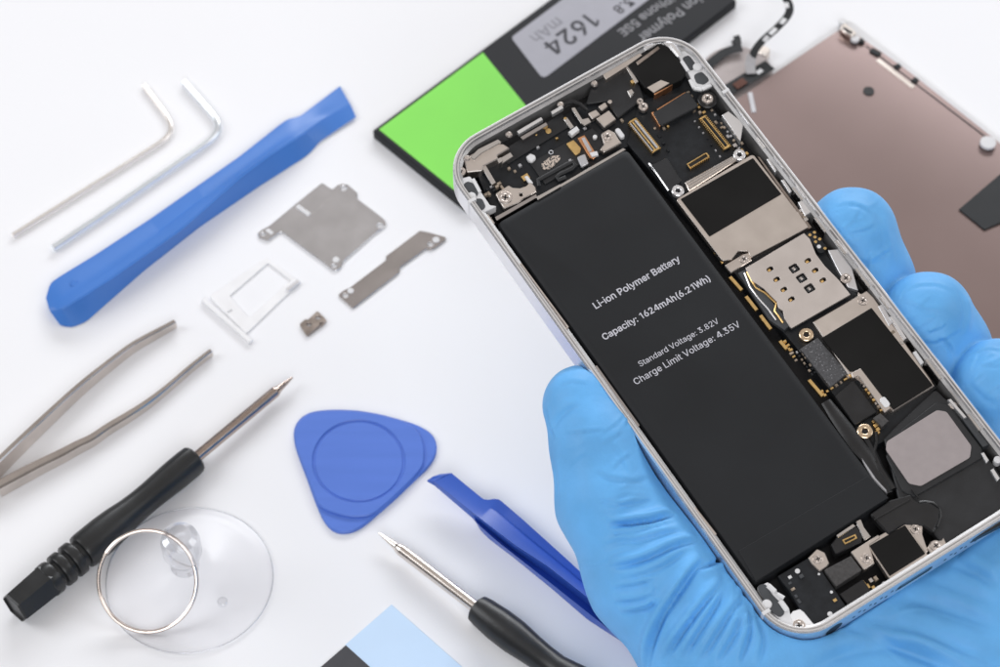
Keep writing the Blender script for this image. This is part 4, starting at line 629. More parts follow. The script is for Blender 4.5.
plate('edge_bracket', [(470, 157), (478, 149), (498, 139), (502, 142), (482, 153), (474, 160)], -2, -.9, 'steel', .1, .2)
plate('edge_bracket', [(520, 137), (546, 122), (548, 125), (523, 140)], -3, -1.7, 'plate2', .08)
plate('camera_frame', [(636, 62), (658, 46), (660, 48.5), (638, 65)], -2, -.75, 'clipm', .06)
# ---- corner antenna pads
def corner(outer, pads, blob, strips):
    g = MB(); g.cur = 0
    for q in outer: poly(g, q, -3.5, -1.15, .12, .4)
    g.cur = 1
    for q in pads: poly(g, q, -1.3, -1.0, .06, .8)
    g.cur = 2
    c = lp(*blob[:2], -.75); g.lathe((c[0], c[1], -1.1), [(blob[2], 0), (blob[2], .2), (blob[2]*.8, .36), (blob[2]*.4, .4)], 16)
    for a, b, w in strips: g.tube([Z(*a, -1.0), Z(*b, -1.0)], w, 8, squash=.6)
    P('corner_antenna_pad', g, ['white', 'pad', 'white'])
corner([[(462, 178), (470, 176), (490, 205), (498, 206), (480, 214), (466, 196)]], [[(463, 184), (468, 181), (473, 183), (479, 194), (474, 198), (467, 196)], [(473, 199), (482, 198), (486, 207), (481, 211), (475, 206)]],
       (471.5, 196, .95), [((473, 179), (480, 192), .35)])
corner([[(676, 52), (690, 50), (712, 82), (704, 88), (694, 86), (690, 76)]], [[(682, 57.5), (689, 54.5), (696.5, 65), (692, 71), (686, 68)], [(693.5, 74.8), (701.8, 71), (710, 80), (704, 84.5), (696.5, 83)]],
       (697.5, 66.5, .95), [((681.5, 61), (688, 71), .4), ((690, 80), (694, 88), .4), ((694, 88), (702, 89.5), .4), ((702, 89.5), (711, 85), .4)])
corner([[(757, 587), (768, 582), (776, 590), (789, 608), (792, 622), (814, 628), (806, 633), (790, 630), (770, 610)]], [[(756.5, 586), (765, 583), (772, 594), (782, 604), (785, 613), (780, 618), (772, 612), (762, 596)]],
       (767, 604, .95), [((768, 585.5), (775, 592), .55), ((777, 594), (784, 598), .4), ((780, 601), (787, 611), .5)])
g = MB(); poly(g, [(786, 620), (793, 611), (800, 609), (804, 612), (817, 628), (806, 633), (793, 630)], -3, -1.3, .15, .4); P('corner_plate', g, 'tray')
# curved inner lug by the camera
g = MB(); pts = [Z(x, y, -.9) for x, y in ((645, 49), (655, 42), (664, 41), (672, 46), (680, 56))]; g.tube(pts, [.5, .6, .7, .9, .7], 8, squash=.6); P('inner_ledge', g, 'edge')

# ---- left edge clips
g = MB(); poly(g, [(483, 216), (488, 213.5), (495, 223), (491, 226)], -3, -1.3, .15); P('side_clip', g, 'nickel')
g = MB(); poly(g, [(496, 233), (500, 231), (509.5, 246), (506.5, 249)], -3, -1.5, .15); P('side_clip', g, 'gpad')
q = lps([(517, 264.5), (521.5, 263), (569, 327), (566, 330)], -1.0); g = MB(); g.plate(q, -2, -.95, .05, [inset(q if area(q) > 0 else q[::-1], .28)]); P('side_clip', g, 'nickel')
g = MB(); poly(g, [(692, 507), (696, 507), (717, 534), (715, 536)], -2.5, -1.1, .1); P('side_clip', g, 'nickel')
g = MB(); poly(g, [(594, 366), (597, 365), (640, 425), (638, 428)], -2.5, -1.2, .1); P('side_clip', g, 'plate2')
# ---- right edge hardware
for q, z1, m in (([(721.8, 114.8), (728.5, 111), (743.5, 123), (740.5, 141.8)], -1.4, 'edge'), ([(766.5, 159), (769, 158), (777, 170), (775, 172)], -1.4, 'edge'), ([(781, 180), (784, 179), (792, 191), (789.5, 193)], -1.4, 'edge'),
                 ([(757, 156), (760, 157), (812, 227), (809, 229)], -1.9, 'clipm'), ([(798, 202), (802, 200), (811, 212), (805, 216)], -1.3, 'edge'),
                 ([(828, 250), (838, 249), (852, 268), (858, 290), (848, 287), (838, 270)], -1.9, 'alu'), ([(889, 317), (892, 315.5), (907, 338), (904, 340)], -1.3, 'edge'), ([(858, 292), (878, 304), (876, 308), (858, 301)], -1.8, 'nickel'),
                 ([(913, 352), (916, 350.5), (924, 362), (921, 364.5)], -1.3, 'white'), ([(902, 343), (904.5, 342), (932, 381), (929.5, 383)], -1.8, 'clipm'), ([(947.5, 399.5), (951, 398.5), (967, 417), (964, 418.5)], -1.1, 'edge'),
                 ([(962.5, 419), (967, 416), (989, 444.5), (983, 447)], -1.6, 'pad'), ([(981, 453), (984, 452), (989, 460), (986.5, 463)], -1.2, 'edge'), ([(990.5, 470), (993.5, 468), (1000, 478), (997, 481)], -1.2, 'edge'), ([(878, 306), (882, 304), (893, 322), (889, 326)], -1.6, 'alu')):
    g = MB(); poly(g, q, -3.6, z1, .1); P('side_clip', g, m)
for a_, b_, w_, z_ in (((757, 137), (765, 148), .7, -1.0), ((776, 163), (783, 173), .5, -1.3), ((793, 187), (803, 200), .7, -1.1), ((815, 217), (826, 232), .6, -1.2), ((836, 240), (846, 254), .8, -1.0), ((856, 268), (870, 287), .7, -1.1),
                       ((880, 297), (889, 309), .6, -1.0), ((908, 336), (916, 347), .6, -1.3), ((926, 359), (941, 379), .7, -1.0), ((950, 390), (960, 403), .5, -1.2), ((968, 414), (980, 430), .6, -1.0)):
    g = MB(); A_, B_ = lp(*a_, z_), lp(*b_, z_); g.box((A_[0]+B_[0])/2, (A_[1]+B_[1])/2, np.linalg.norm(A_-B_), w_, math.atan2((B_-A_)[1], (B_-A_)[0]), -4, z_, .12); P('side_clip', g, 'steel')
g = MB(); c = lp(997.8, 459.5, -1.2); g.disc(c[0], c[1], .75, -3, -1.2, 14); P('white_pad', g, 'white')
g = MB(); 
for k_, q_ in enumerate((along((801, 210), (806, 219), 4), along((893, 332), (902, 342), 5), [(950, 405), (953, 409)], [(735, 145), (742, 150), (747, 153), (751, 158)])):
    g = MB(); smds(g, q_, -3, [0, 1, 2], 27+k_, (.5, .9), (.5, .9), (.8, 1.5)); P('component_cluster', g, ['smd', 'gold', 'steel'])

# ---- screws
def screw_mesh(kind):
    g = MB(); n = 24
    if kind == 'post':
        g.cur = 0; g.lathe((0, 0, -1), [(1, 0), (1, .95), (.9, 1.05), (.5, 1.05), (.44, 1.0), (.42, .5), (.1, .45)], n); g.cur = 1; g.lathe((0, 0, -.5), [(.40, 0), (.40, .08)], 14)
    else:
        g.cur = 0; g.lathe((0, 0, -1), [(1, 0), (1, .85), (.9, 1.0), (.62, 1.04), (.55, .98), (.45, .98), (.1, 1.0)], n)
        g.cur = 1
        for a in (.4, .4+math.pi/2): g.box(0, 0, .85, .2, a, -.2, .015, .0)
    return mesh_from('screw', np.array(g.v)*S, g.f, [M['screw'], M['void']], g.m, g.sm)
base = {'flat': screw_mesh('flat'), 'post': screw_mesh('post')}
gold_post = base['post'].copy(); gold_post.materials[0] = M['rose']; base['gold'] = gold_post
stl = base['post'].copy(); stl.materials[0] = M['edge']; base['bright'] = stl
for x, y, r, z, k in ((461, 171, 1.0, -1.2, 'flat'), (505.3, 197.3, 1.45, -1.35, 'flat'), (607.5, 136, 1.0, -1.3, 'flat'), (707.5, 98.3, 1.2, -1.3, 'flat'), (643.3, 106.3, 1.0, -1.5, 'flat'), (640, 101, .7, -1.3, 'flat'),
                      (678, 190.5, 1.25, -1.2, 'bright'), (739.5, 154.5, 1.25, -1.2, 'bright'), (744, 259, .95, -1.85, 'flat'), (846, 278, 1.1, -1.5, 'flat'), (863, 300.5, 1.05, -1.6, 'flat'),
                      (806.4, 334.4, 1.4, -1.9, 'gold'), (865, 431, 1.5, -1.6, 'gold'), (818, 558.8, 1.0, -1.45, 'flat'), (866.8, 558, 1.05, -1.25, 'flat'), (799, 625.5, 1.3, -1.15, 'flat'), (915.5, 529, 1.05, -1.35, 'flat'), (936, 545.5, 1.15, -1.35, 'flat'), (953.5, 405.5, .8, -1.8, 'flat')):
    s_ = bpy.data.objects.new('screw', base[k]); col.objects.link(s_); s_.parent = phone
    s_.location = np.array(lp(x, y, z))*S; s_.scale = (r, r, 1); s_.rotation_euler = (0, 0, random.uniform(0, 3))
g = MB(); c = lp(707.5, 99, -1.8); g.lathe((c[0], c[1], -3), [(2.0, 0), (2.0, 1.0), (1.8, 1.15), (1.2, 1.15)], 22); P('screw_boss', g, 'black')

# ================================================================== gloved hand (signed distance field in the phone's space)
def V(px, py, z): return np.array(lp(px, py, z))
tubes = {
 'thumb': [(584, 406, -7.0, 8.2), (600, 452, -7.2, 9.0), (611, 502, -9.5, 10.2), (655, 570, -14, 13.5), (752, 668, -20, 17)],
 'index': [(700, 500, -22, 12), (790, 385, -18.5, 9.6), (868, 282, -16, 9.0), (852, 233, -9.6, 9.3)],
 'middle': [(760, 560, -23, 12), (850, 455, -18.5, 9.8), (943, 350, -16, 9.2), (928, 318, -9.6, 9.3)],
 'ring': [(820, 600, -23, 12), (920, 515, -18.5, 9.8), (1016, 426, -16, 9.2), (1000, 387, -9.6, 9.6)],
 'pinky': [(885, 640, -23, 11), (985, 575, -18, 9), (1072, 500, -15, 8), (1056, 465, -7, 8)],
 'palm': [(745, 668, -22, 17), (860, 840, -27, 22), (900, 1000, -30, 23), (930, 1130, -32, 25)],
 'palm2': [(760, 560, -22, 13), (830, 690, -25.5, 17), (870, 840, -27, 23)],
 'palm3': [(885, 620, -22, 12), (930, 700, -25.5, 17), (930, 850, -28, 22)],
 'palm4': [(1000, 590, -21, 12), (1040, 680, -25, 17), (980, 850, -29, 20)],
 'palm5': [(700, 500, -22, 13), (760, 620, -23, 15), (885, 640, -23, 12), (1000, 590, -21, 12)],
}
K = {'thumb': 3.0, 'index': 2.0, 'middle': 2.0, 'ring': 2.0, 'pinky': 2.0}
segs = []
for n_, ch in tubes.items():
    for a, b in zip(ch, ch[1:]): segs.append((V(*a[:3]), V(*b[:3]), a[3], b[3], n_, K.get(n_, 8.0)))
def seg_d(p, a, b, ra, rb):
    ab = b-a; t = np.clip(((p-a) @ ab)/(ab @ ab), 0, 1)
    return np.linalg.norm(p-a-t[..., None]*ab, axis=-1)-(ra+(rb-ra)*t)
def smin(a, b, k):
    h = np.maximum(k-np.abs(a-b), 0)/k; return np.minimum(a, b)-h*h*k*.25
def phone_sd(p, grow=.12):
    R_ = 9.3; hx, hy = W/2, H/2
    q = np.abs(p[..., :2]-np.array([hx, -hy]))-np.array([hx-R_, hy-R_])
    d2 = np.linalg.norm(np.maximum(q, 0), axis=-1)+np.minimum(np.max(q, axis=-1), 0)-R_
    dz = np.abs(p[..., 2]+3.8)-3.8
    w = np.stack([d2, dz], -1)+.9
    return np.linalg.norm(np.maximum(w, 0), axis=-1)+np.minimum(np.max(w, axis=-1), 0)-.9-grow
def hand(p):
    parts = {}
    for a, b, ra, rb, n_, k in segs:
        d = seg_d(p, a, b, ra, rb)
        parts[n_] = d if n_ not in parts else smin(parts[n_], d, 3.0)
    d = None
    for n_ in ('palm', 'palm2', 'palm3', 'palm4', 'palm5'): d = parts[n_] if d is None else smin(d, parts[n_], 9.0)
    d = smin(d, parts['thumb'], 7.0)
    f = parts['index']
    for n_ in ('middle', 'ring', 'pinky'): f = smin(f, parts[n_], 1.2)
    d = smin(d, f, 4.0)
    e = -phone_sd(p); k = .8                       # the phone presses into the glove
    h = np.maximum(k-np.abs(d-e), 0)/k
    return np.maximum(np.maximum(d, e)+h*h*k*.25, -229.5-p[..., 1])
def nets(fn, lo, hi, h):
    n = [int((hi[i]-lo[i])/h)+1 for i in range(3)]
    ax = [lo[i]+h*np.arange(n[i]) for i in range(3)]
    val = np.empty(n, np.float32)
    for i in range(0, n[0], 12):
        X = np.stack(np.meshgrid(ax[0][i:i+12], ax[1], ax[2], indexing='ij'), -1); val[i:i+12] = fn(X)
    ins = val < 0
    c = [ins[a:n[0]-1+a, b:n[1]-1+b, d:n[2]-1+d] for a in (0, 1) for b in (0, 1) for d in (0, 1)]
    cnt = sum(x.astype(int) for x in c); act = (cnt > 0) & (cnt < 8)
    idx = -np.ones(act.shape, int); idx[act] = np.arange(act.sum()); ij = np.argwhere(act)
    acc = np.zeros((len(ij), 3)); num = np.zeros(len(ij))
    offs = [(a, b, d) for a in (0, 1) for b in (0, 1) for d in (0, 1)]
    for A in offs:
        for B in offs:
            if sum(np.abs(np.array(A)-np.array(B))) != 1 or A > B: continue
            va = val[ij[:, 0]+A[0], ij[:, 1]+A[1], ij[:, 2]+A[2]]; vb = val[ij[:, 0]+B[0], ij[:, 1]+B[1], ij[:, 2]+B[2]]
            m = (va < 0) != (vb < 0); t = np.where(m, va/(va-vb+1e-12), 0)
            acc += np.where(m[:, None], np.array(A)+t[:, None]*(np.array(B)-np.array(A)), 0); num += m
    vert = np.array(lo)+h*(ij+acc/num[:, None])
    quads = []
    for axn in range(3):
        u, w = [(1, 2), (2, 0), (0, 1)][axn]
        sl0 = [slice(None)]*3; sl1 = [slice(None)]*3; sl0[axn] = slice(0, -1); sl1[axn] = slice(1, None)
        a_, b_ = ins[tuple(sl0)], ins[tuple(sl1)]
        e = np.argwhere(a_ != b_); e = e[(e[:, u] > 0) & (e[:, w] > 0) & (e[:, u] < n[u]-1) & (e[:, w] < n[w]-1)]
        du = np.zeros(3, int); du[u] = 1; dw = np.zeros(3, int); dw[w] = 1
        g_ = lambda o_: idx[o_[:, 0], o_[:, 1], o_[:, 2]]
        q = np.stack([g_(e-du-dw), g_(e-dw), g_(e), g_(e-du)], 1)
        fl = ~a_[e[:, 0], e[:, 1], e[:, 2]]; q[fl] = q[fl][:, ::-1]; quads.append(q)
    return vert, np.concatenate(quads)
def grad(fn, p, e=.05):
    g_ = np.stack([fn(p+d)-fn(p-d) for d in np.eye(3)*e], -1); return g_/(np.linalg.norm(g_, axis=-1, keepdims=True)+1e-9)
hv, hq = nets(hand, (-42, -232, -62), (96, -36, 7), .8)
# one linear subdivision
ed = np.sort(np.concatenate([hq[:, [0, 1]], hq[:, [1, 2]], hq[:, [2, 3]], hq[:, [3, 0]]]), 1)
ue, inv = np.unique(ed, axis=0, return_inverse=True); inv = inv.reshape(-1)
nv, nq = len(hv), len(hq)
em = inv.reshape(4, nq).T+nv; fc = np.arange(nq)+nv+len(ue)
hv = np.concatenate([hv, hv[ue].mean(1), hv[hq].mean(1)])
hq = np.concatenate([np.stack([hq[:, k], em[:, k], fc, em[:, k-1]], 1) for k in range(4)])
for it in range(3): hv = hv-grad(hand, hv)*hand(hv)[:, None]
hn = grad(hand, hv, .25)
# folds of the glove: curves laid on the hand's surface
def hit(px, py):
    o_ = RP.T @ (CW-TP); d_ = RP.T @ ray(px, py); d_ = d_/np.linalg.norm(d_); t = 440.0
    for k in range(90):
        s_ = float(hand((o_+t*d_)[None])[0]); t += max(s_*.8, .01)
        if s_ < .02 or t > 700: break
    return o_+t*d_
def spl(pts, n=18):
    p = np.array(pts, float); t = np.r_[0, np.cumsum(np.linalg.norm(np.diff(p, axis=0), axis=1))]
    s_ = np.linspace(0, t[-1], n); c_ = np.stack([np.interp(s_, t, p[:, i]) for i in (0, 1)], 1)
    for k in range(3): c_[1:-1] = (c_[:-2]+2*c_[1:-1]+c_[2:])/4
    return c_
extra = random.Random(3)
def mini(px, py, ang, ln, bend, h=.16, w=.6):       # a short fine crease of the stretched rubber
    a = math.radians(ang); return ([(px+ln*(t-.5)*math.cos(a)-bend*(1-4*(t-.5)**2)*math.sin(a), py+ln*(t-.5)*math.sin(a)+bend*(1-4*(t-.5)**2)*math.cos(a)) for t in (0, .25, .5, .75, 1)], h, w, h)
fine = [mini(extra.uniform(x0, x1), extra.uniform(y0, y1), extra.gauss(an, 14), extra.uniform(l0, l1), extra.uniform(-4, 4), extra.uniform(.07, .17), extra.uniform(.5, .8))
        for x0, x1, y0, y1, an, l0, l1, n_ in ((565, 640, 410, 500, -20, 20, 45, 9), (590, 660, 500, 570, -8, 25, 60, 9), (650, 760, 590, 665, -62, 30, 70, 10), (838, 884, 200, 275, -35, 14, 32, 8), (906, 962, 285, 345, -35, 14, 32, 8), (965, 1000, 350, 420, -35, 14, 30, 6), (800, 990, 600, 660, 22, 40, 90, 7)) for k in range(n_)]
folds = fine+[   # pixel path, ridge height, ridge width, groove depth
 ([(609, 563), (632, 561), (652, 553.5), (673, 543), (697, 537)], .75, 1.1, .8), ([(608, 522), (632, 520), (652, 517.5), (673, 511)], .7, 1.1, 1.2),
 ([(609, 540), (640, 538), (665, 531), (683, 528)], .35, 1.0, .35), ([(612, 532), (645, 527), (672, 521)], .25, .8, .3),
 ([(612, 578), (640, 573), (662, 564), (690, 545)], .4, 1.2, .4), ([(612, 586), (634, 583), (655, 577)], .35, .9, .4), ([(614, 600), (640, 598), (656, 590)], .45, 1.1, .45),
 ([(620, 611), (645, 606), (660, 596)], .5, 1.1, .5), ([(644, 667), (648, 640), (660, 612), (677, 588), (693, 565), (702, 556)], .9, 1.3, 1.0),
 ([(660, 660), (680, 630), (697, 608), (714, 588), (722, 574)], .6, 1.2, .75), ([(678, 660), (698, 628), (714, 604), (724, 580)], .5, 1.1, .6), ([(695, 664), (716, 630), (736, 600), (743, 588)], .5, 1.2, .5),
 ([(714, 664), (732, 632), (743, 606)], .45, 1.2, .5), ([(737, 664), (748, 630), (746, 603)], .45, 1.0, .55), ([(756, 664), (762, 640), (752, 610)], .35, 1.1, .4), ([(726, 560), (716, 566), (700, 572)], .5, 1.0, .6),
 ([(800, 667), (840, 645), (900, 637), (960, 655)], .5, 2.6, .5), ([(860, 612), (910, 622), (960, 640), (1000, 656)], .9, 3.0, .7), ([(890, 640), (940, 655), (985, 672)], .8, 2.6, .6), ([(840, 618), (880, 632), (930, 652), (960, 668)], .5, 2.2, .5),
 ([(958, 558), (980, 568), (1000, 580)], .7, 2.2, .6), ([(905, 590), (950, 600), (1000, 622)], .6, 2.8, .5), ([(930, 575), (965, 585), (1000, 600)], .5, 2.2, .4),
 ([(546, 405), (551, 425), (556, 440)], .25, .9, .3), ([(552, 430), (556, 418), (565, 408), (580, 402)], .25, 1.3, .25), ([(556, 460), (560, 500)], .15, 1.2, .15),
 ([(834, 208), (846, 202), (862, 205), (876, 216)], .16, .9, .14), ([(872, 250), (868, 268), (872, 282)], .22, .9, .25), ([(838, 250), (852, 258), (868, 262), (884, 258)], .18, 1.0, .16), ([(905, 292), (918, 284), (938, 284), (954, 292)], .15, .9, .14),
 ([(940, 335), (952, 346), (956, 358)], .25, .9, .3), ([(918, 340), (934, 342), (950, 336)], .15, .9, .15), ([(975, 352), (988, 348), (1004, 350)], .18, 1.0, .16), ([(958, 385), (966, 400), (978, 412)], .2, .9, .25), ([(560, 385), (572, 380), (588, 384)], .12, .9, .12), ([(610, 440), (622, 455), (630, 475)], .15, 1.0, .15), ([(596, 470), (612, 478), (636, 480), (650, 474)], .2, 1.0, .2), ([(600, 500), (625, 503), (652, 498)], .2, .9, .22),
 ([(905, 300), (925, 310), (948, 312)], .12, 1.0, .12), ([(830, 225), (850, 232), (872, 228)], .12, 1.0, .12), ([(962, 292), (968, 310), (964, 335)], .35, 1.6, .3), ([(880, 215), (886, 240), (890, 268)], .25, 1.6, .2), ([(970, 380), (985, 395), (1000, 402)], .2, 1.4, .2),
]
disp = np.zeros(len(hv))
for path, a_, w_, gdep in folds:
    k_ = 1.45 if path[0][0] < 790 else 1.15
    if path[0][1] < 500: k_ = 1.1
    if (path, a_, w_, gdep) in fine: k_ = 1.0
    a_ *= k_; gdep *= k_; w_ *= .8
    c3 = np.array([hit(x, y) for x, y in spl(path)])
    lo_, hi_ = c3.min(0)-4*w_, c3.max(0)+4*w_
    near = np.where(((hv > lo_) & (hv < hi_)).all(1))[0]
    if not len(near): continue
    p_ = hv[near]; best = np.full(len(near), 1e9); side = np.zeros(len(near)); tt = np.zeros(len(near))
    for k in range(len(c3)-1):
        a, b = c3[k], c3[k+1]; ab = b-a
        if ab @ ab < 1e-8 or np.linalg.norm(ab) > 12: continue
        t = np.clip(((p_-a) @ ab)/(ab @ ab), 0, 1); r = p_-a-t[:, None]*ab; dd = np.linalg.norm(r, axis=1)
        m = dd < best; best[m] = dd[m]
        sgn = np.einsum('ij,ij->i', np.cross(np.broadcast_to(ab, r.shape), hn[near]), r); side[m] = np.sign(sgn[m]); tt[m] = ((k+t)/(len(c3)-1))[m]
    s_ = best*side; fade = np.clip(np.minimum(tt, 1-tt)*4, 0, 1)**.7
    disp[near] += fade*(a_*np.exp(-((s_+w_*.55)/w_)**2)-gdep*np.exp(-((s_-w_*.75)/(w_*.55))**2))
# broad unevenness of the thin rubber
x, y, z = hv.T
disp += .05*np.sin(.31*x+.17*y+1.3*np.sin(.12*y))*np.sin(.23*y-.2*z+.7)+.05*np.sin(.55*x-.48*y+2*np.sin(.1*x)+.3*z)
disp -= 0
hv2 = hv+hn*disp[:, None]
pen = phone_sd(hv2, .1); bad = pen < 0
if bad.any(): hv2[bad] -= grad(lambda q: phone_sd(q, .1), hv2[bad])*pen[bad][:, None]
per = bpy.data.objects.new('person', None); col.objects.link(per); per.matrix_basis = MP; per.empty_display_size = .01
per['label'] = "hand in a wrinkled light blue rubber glove gripping the opened phone"; per['category'] = 'person'
me = mesh_from('glove', hv2*S, hq.tolist(), [M['glove']]); me.polygons.foreach_set('use_smooth', [True]*len(me.polygons))
go = bpy.data.objects.new('glove', me); col.objects.link(go); go.parent = per
zmin = (RP @ hv2.T).T[:, 2]+TP[2]
print('glove verts', len(hv2), 'lowest above table mm', round(float(zmin.min()), 2))

# ================================================================== things on the table
def tcen(pts): return np.mean([tp(x, y, 0) for x, y in pts], axis=0)
def resample(c, n):                          # evenly along a pixel polyline
    p = np.array(c, float); t = np.r_[0, np.cumsum(np.linalg.norm(np.diff(p, axis=0), axis=1))]; s_ = np.linspace(0, t[-1], n)
    return np.stack([np.interp(s_, t, p[:, i]) for i in range(p.shape[1])], 1)
def byproj(c, n, d):                         # evenly by projection on direction d (pixels)
    p = np.array(c, float); t = p[:, :2] @ np.array(d, float); t = (t-t[0])/(t[-1]-t[0]); t = np.maximum.accumulate(t)
    s_ = np.linspace(0, 1, n); return np.stack([np.interp(s_, t, p[:, i]) for i in range(p.shape[1])], 1)

# hex keys
def hexkey(name, label, pts, r, m):
    t = thing(name, label, 'hex key', tcen(pts), 'hex keys side by side')
    c = resample(pts, 60)
    for k in range(6): c[1:-1] = (c[:-2]+2*c[1:-1]+c[2:])/4
    g = MB(); P3 = [tp(x, y, r) for x, y in c]; n = 6
    g.tube(P3, r, 14, smooth=True)
    obj('hex_rod', g, m, t)
hexkey('hex_key', 'warm toned L shaped hex key, shorter and thinner of the pair at the upper left', [(13, 235.5), (60, 206), (120, 168.5), (165, 140), (174, 130), (168, 117), (144, 85.5)], .64, 'keyw')
hexkey('hex_key', 'bluish silver L shaped hex key lying between the thin key and the blue pry bar', [(53, 248.5), (110, 210.5), (170, 169), (214, 138), (222, 128), (216, 118), (184, 82)], .84, 'keyb')

# pry bars: lofted from outline curves (pixels plus height)
def loft(g, curves, n, d, smooth=True):
    cs = [byproj(c, n, d) for c in curves]
    for c in cs:
        for k in range(1): c[1:-1] = (c[:-2]+2*c[1:-1]+c[2:])/4
    P3 = [[tp(*q) for q in c] for c in cs]; m = len(cs)
    rows = [g.ring([P3[j][i] for j in range(m)]) for i in range(n)]
    for a, b in zip(rows, rows[1:]): g.bridge(a, b, smooth, True)
    g.face(rows[0][::-1]); g.face(rows[-1])
t = thing('pry_bar', 'long bright blue plastic pry bar lying diagonally below the hex keys', 'pry tool', tcen([(60, 300), (340, 100)]), 'blue plastic pry bars')
top = [(46, 298, 1.5), (50, 283, 2.4), (62, 275, 2.5), (95, 255, 2.5), (150, 219, 2.5), (240, 156, 2.5), (283, 122, 2.5), (290, 118, 2.4), (299, 117, 1.6), (340, 86, .9)]
mid = [(48, 305, 2.4), (60, 294, 2.7), (80, 281, 2.8), (160, 230, 2.7), (245, 166, 2.7), (293, 129, 2.7), (312, 118, 2.0), (347, 99, 1.0)]
mid2 = [(49, 308.5, 2.5), (61, 303, 3.6), (80, 291, 4.1), (165, 232.5, 4.1), (243, 174, 4.1), (296, 133, 3.6), (322, 116, 1.6), (349, 102.5, 1.0)]
rdg = [(50, 311, 2.2), (62, 308, 4.2), (80, 297, 5.2), (110, 278, 5.4), (180, 229, 5.4), (240, 176, 5.4), (270, 153.5, 5.2), (303, 132.5, 3.6), (328.5, 115, 1.6), (350, 104, 1.0)]
bot = [(60, 325, .6), (70, 328, .3), (86, 322, .2), (95, 314, .2), (144, 271, .2), (200, 227, .2), (260, 186, .2), (306, 156.5, .2), (313, 150, .2), (319, 142, .4), (356, 117, .7)]
un = [(58, 322, .1), (72, 322, .05), (95, 308, .05), (200, 222, .05), (306, 150, .05), (354, 115.5, .2)]
un2 = [(49, 299, .3), (62, 282, .05), (95, 262, .05), (240, 165, .05), (290, 126, .05), (341, 88, .2)]
g = MB(); rdg2 = [(x+1.0, y+1.6, max(z-.12, .9)) for x, y, z in rdg]
loft(g, [top, mid, mid2, rdg, rdg2, bot, un, un2], 90, (.82, -.57)); c = tp(74, 283, 2.95); g.disc(c[0], c[1], 1.0, 2.0, 3.0, 16, .2); obj('bar_body', g, 'pryl', t)
t = thing('pry_bar', 'deep blue plastic pry bar with a hooked tip, half hidden under the gloved hand', 'pry tool', tcen([(440, 480), (620, 640)]), 'blue plastic pry bars')
# the hooked tip and the flat tongue
g = MB()
R1 = [(451.5, 473, 5.2), (486, 501.5, 4.8), (488.5, 500.5, 4.8), (493, 497.5, 4.8), (498, 498.2, 4.8), (520, 517, 4.8), (565, 557.5, 4.8), (600, 590, 4.8), (655, 640, 4.5)]
C1 = [(444, 477, 5.1), (486, 506, 4.6), (500, 513, 3.6), (530, 538, 3.4), (570, 571, 3.6), (606, 602, 3.8), (650, 642, 4)]
L1 = [(434, 481, 5.4), (475.5, 514.5, 5.4), (500, 533.5, 6), (516, 545.5, 6.2), (547.6, 566, 6.2), (585.5, 595.7, 6.0), (619, 627, 5.6), (648, 651, 5)]
L2 = [(435, 486, 4.2), (473, 517, 4.0), (480, 522, 1.5), (500, 539, .4), (515, 551, .4), (547, 573, .4), (585, 602, .4), (619, 632, .4), (648, 655, .4)]
F1 = [(436, 487, 4.0), (473.5, 519, 3.4), (477.5, 524, 2.6), (498, 542, 2.6), (514, 554.5, 2.6), (551, 583.5, 2.6), (587, 612, 2.6), (625, 642, 2.4), (646, 658, 2.2)]
F2 = [(437, 486, 3.8), (475, 520, 2.4), (480, 530, .2), (489, 539, .1), (514, 558, .1), (552, 589, .1), (588, 620, .1), (630, 647, .1), (646, 658, .1)]
B1 = [(451, 476, 4.2), (486, 506, 2.4), (493, 503, .2), (520, 524, .1), (565, 563, .1), (600, 595, .1), (655, 644, .1)]
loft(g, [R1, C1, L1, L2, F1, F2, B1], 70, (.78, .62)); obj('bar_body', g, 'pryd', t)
g = MB(); a = [tp(451.5, 473, 5.2), tp(444, 476, 5.25), tp(434, 481, 5.3)]; b = [tp(440, 474, 4.6), tp(433, 476.5, 4.4), tp(427, 480.5, 4.0)]; c = [tp(441, 476.5, 3.9), tp(434.5, 479.5, 3.8), tp(427.5, 481.8, 3.7)]; d = [tp(451.5, 476, 4.3), tp(444, 480, 4.2), tp(436, 486.5, 4.2)]
rr = [g.ring(q) for q in (a, b, c, d)]
for q0, q1 in zip(rr, rr[1:]+rr[:1]): g.bridge(q0, q1, False, False)
g.face([r[0] for r in rr]); g.face([r[2] for r in rr][::-1]); obj('hook_tip', g, 'pryd', t)

# triangular pick
t = thing('opening_pick', 'rounded triangular blue plastic pick with a round thumb recess', 'opening pick', tcen([(360, 460)]))
o1 = [(293, 430.6), (297, 420), (307.7, 412), (320, 409.8), (334, 408.9), (357, 409.7), (380, 413.5), (400.5, 419), (415, 423.5), (426.6, 429), (434, 435), (437.2, 443), (436.8, 454), (428, 467), (416, 478), (400.5, 493), (386, 506), (374.4, 516), (364, 525), (354, 530.7), (342.5, 532.9), (336, 532), (329.5, 528), (324, 521), (320.8, 514.7), (314, 498), (307.7, 480), (300, 460), (294.7, 445)]
def smoothpx(p, n=90, k=2):
    p = np.array(p+[p[0]], float); c = resample(p, n+1)[:-1]
    for i in range(k): c = (np.roll(c, 1, 0)+2*c+np.roll(c, -1, 0))/4
    return c.tolist()
g = MB(); g.plate(tps(smoothpx(o1), .9), .05, .9, .25)
o2 = [(294, 432), (298, 421), (308.5, 413), (322, 411), (335, 410), (357, 411), (380, 414.5), (403.4, 420.5), (412, 425), (418, 430.6), (422, 437), (423.9, 446), (424.3, 456), (423.5, 465.4), (410, 481), (390, 500), (372.5, 514.6), (363, 516.5), (350, 516.7), (336, 513.5), (326, 510), (318.6, 505.5), (308, 478), (300.5, 458), (295.5, 445)]
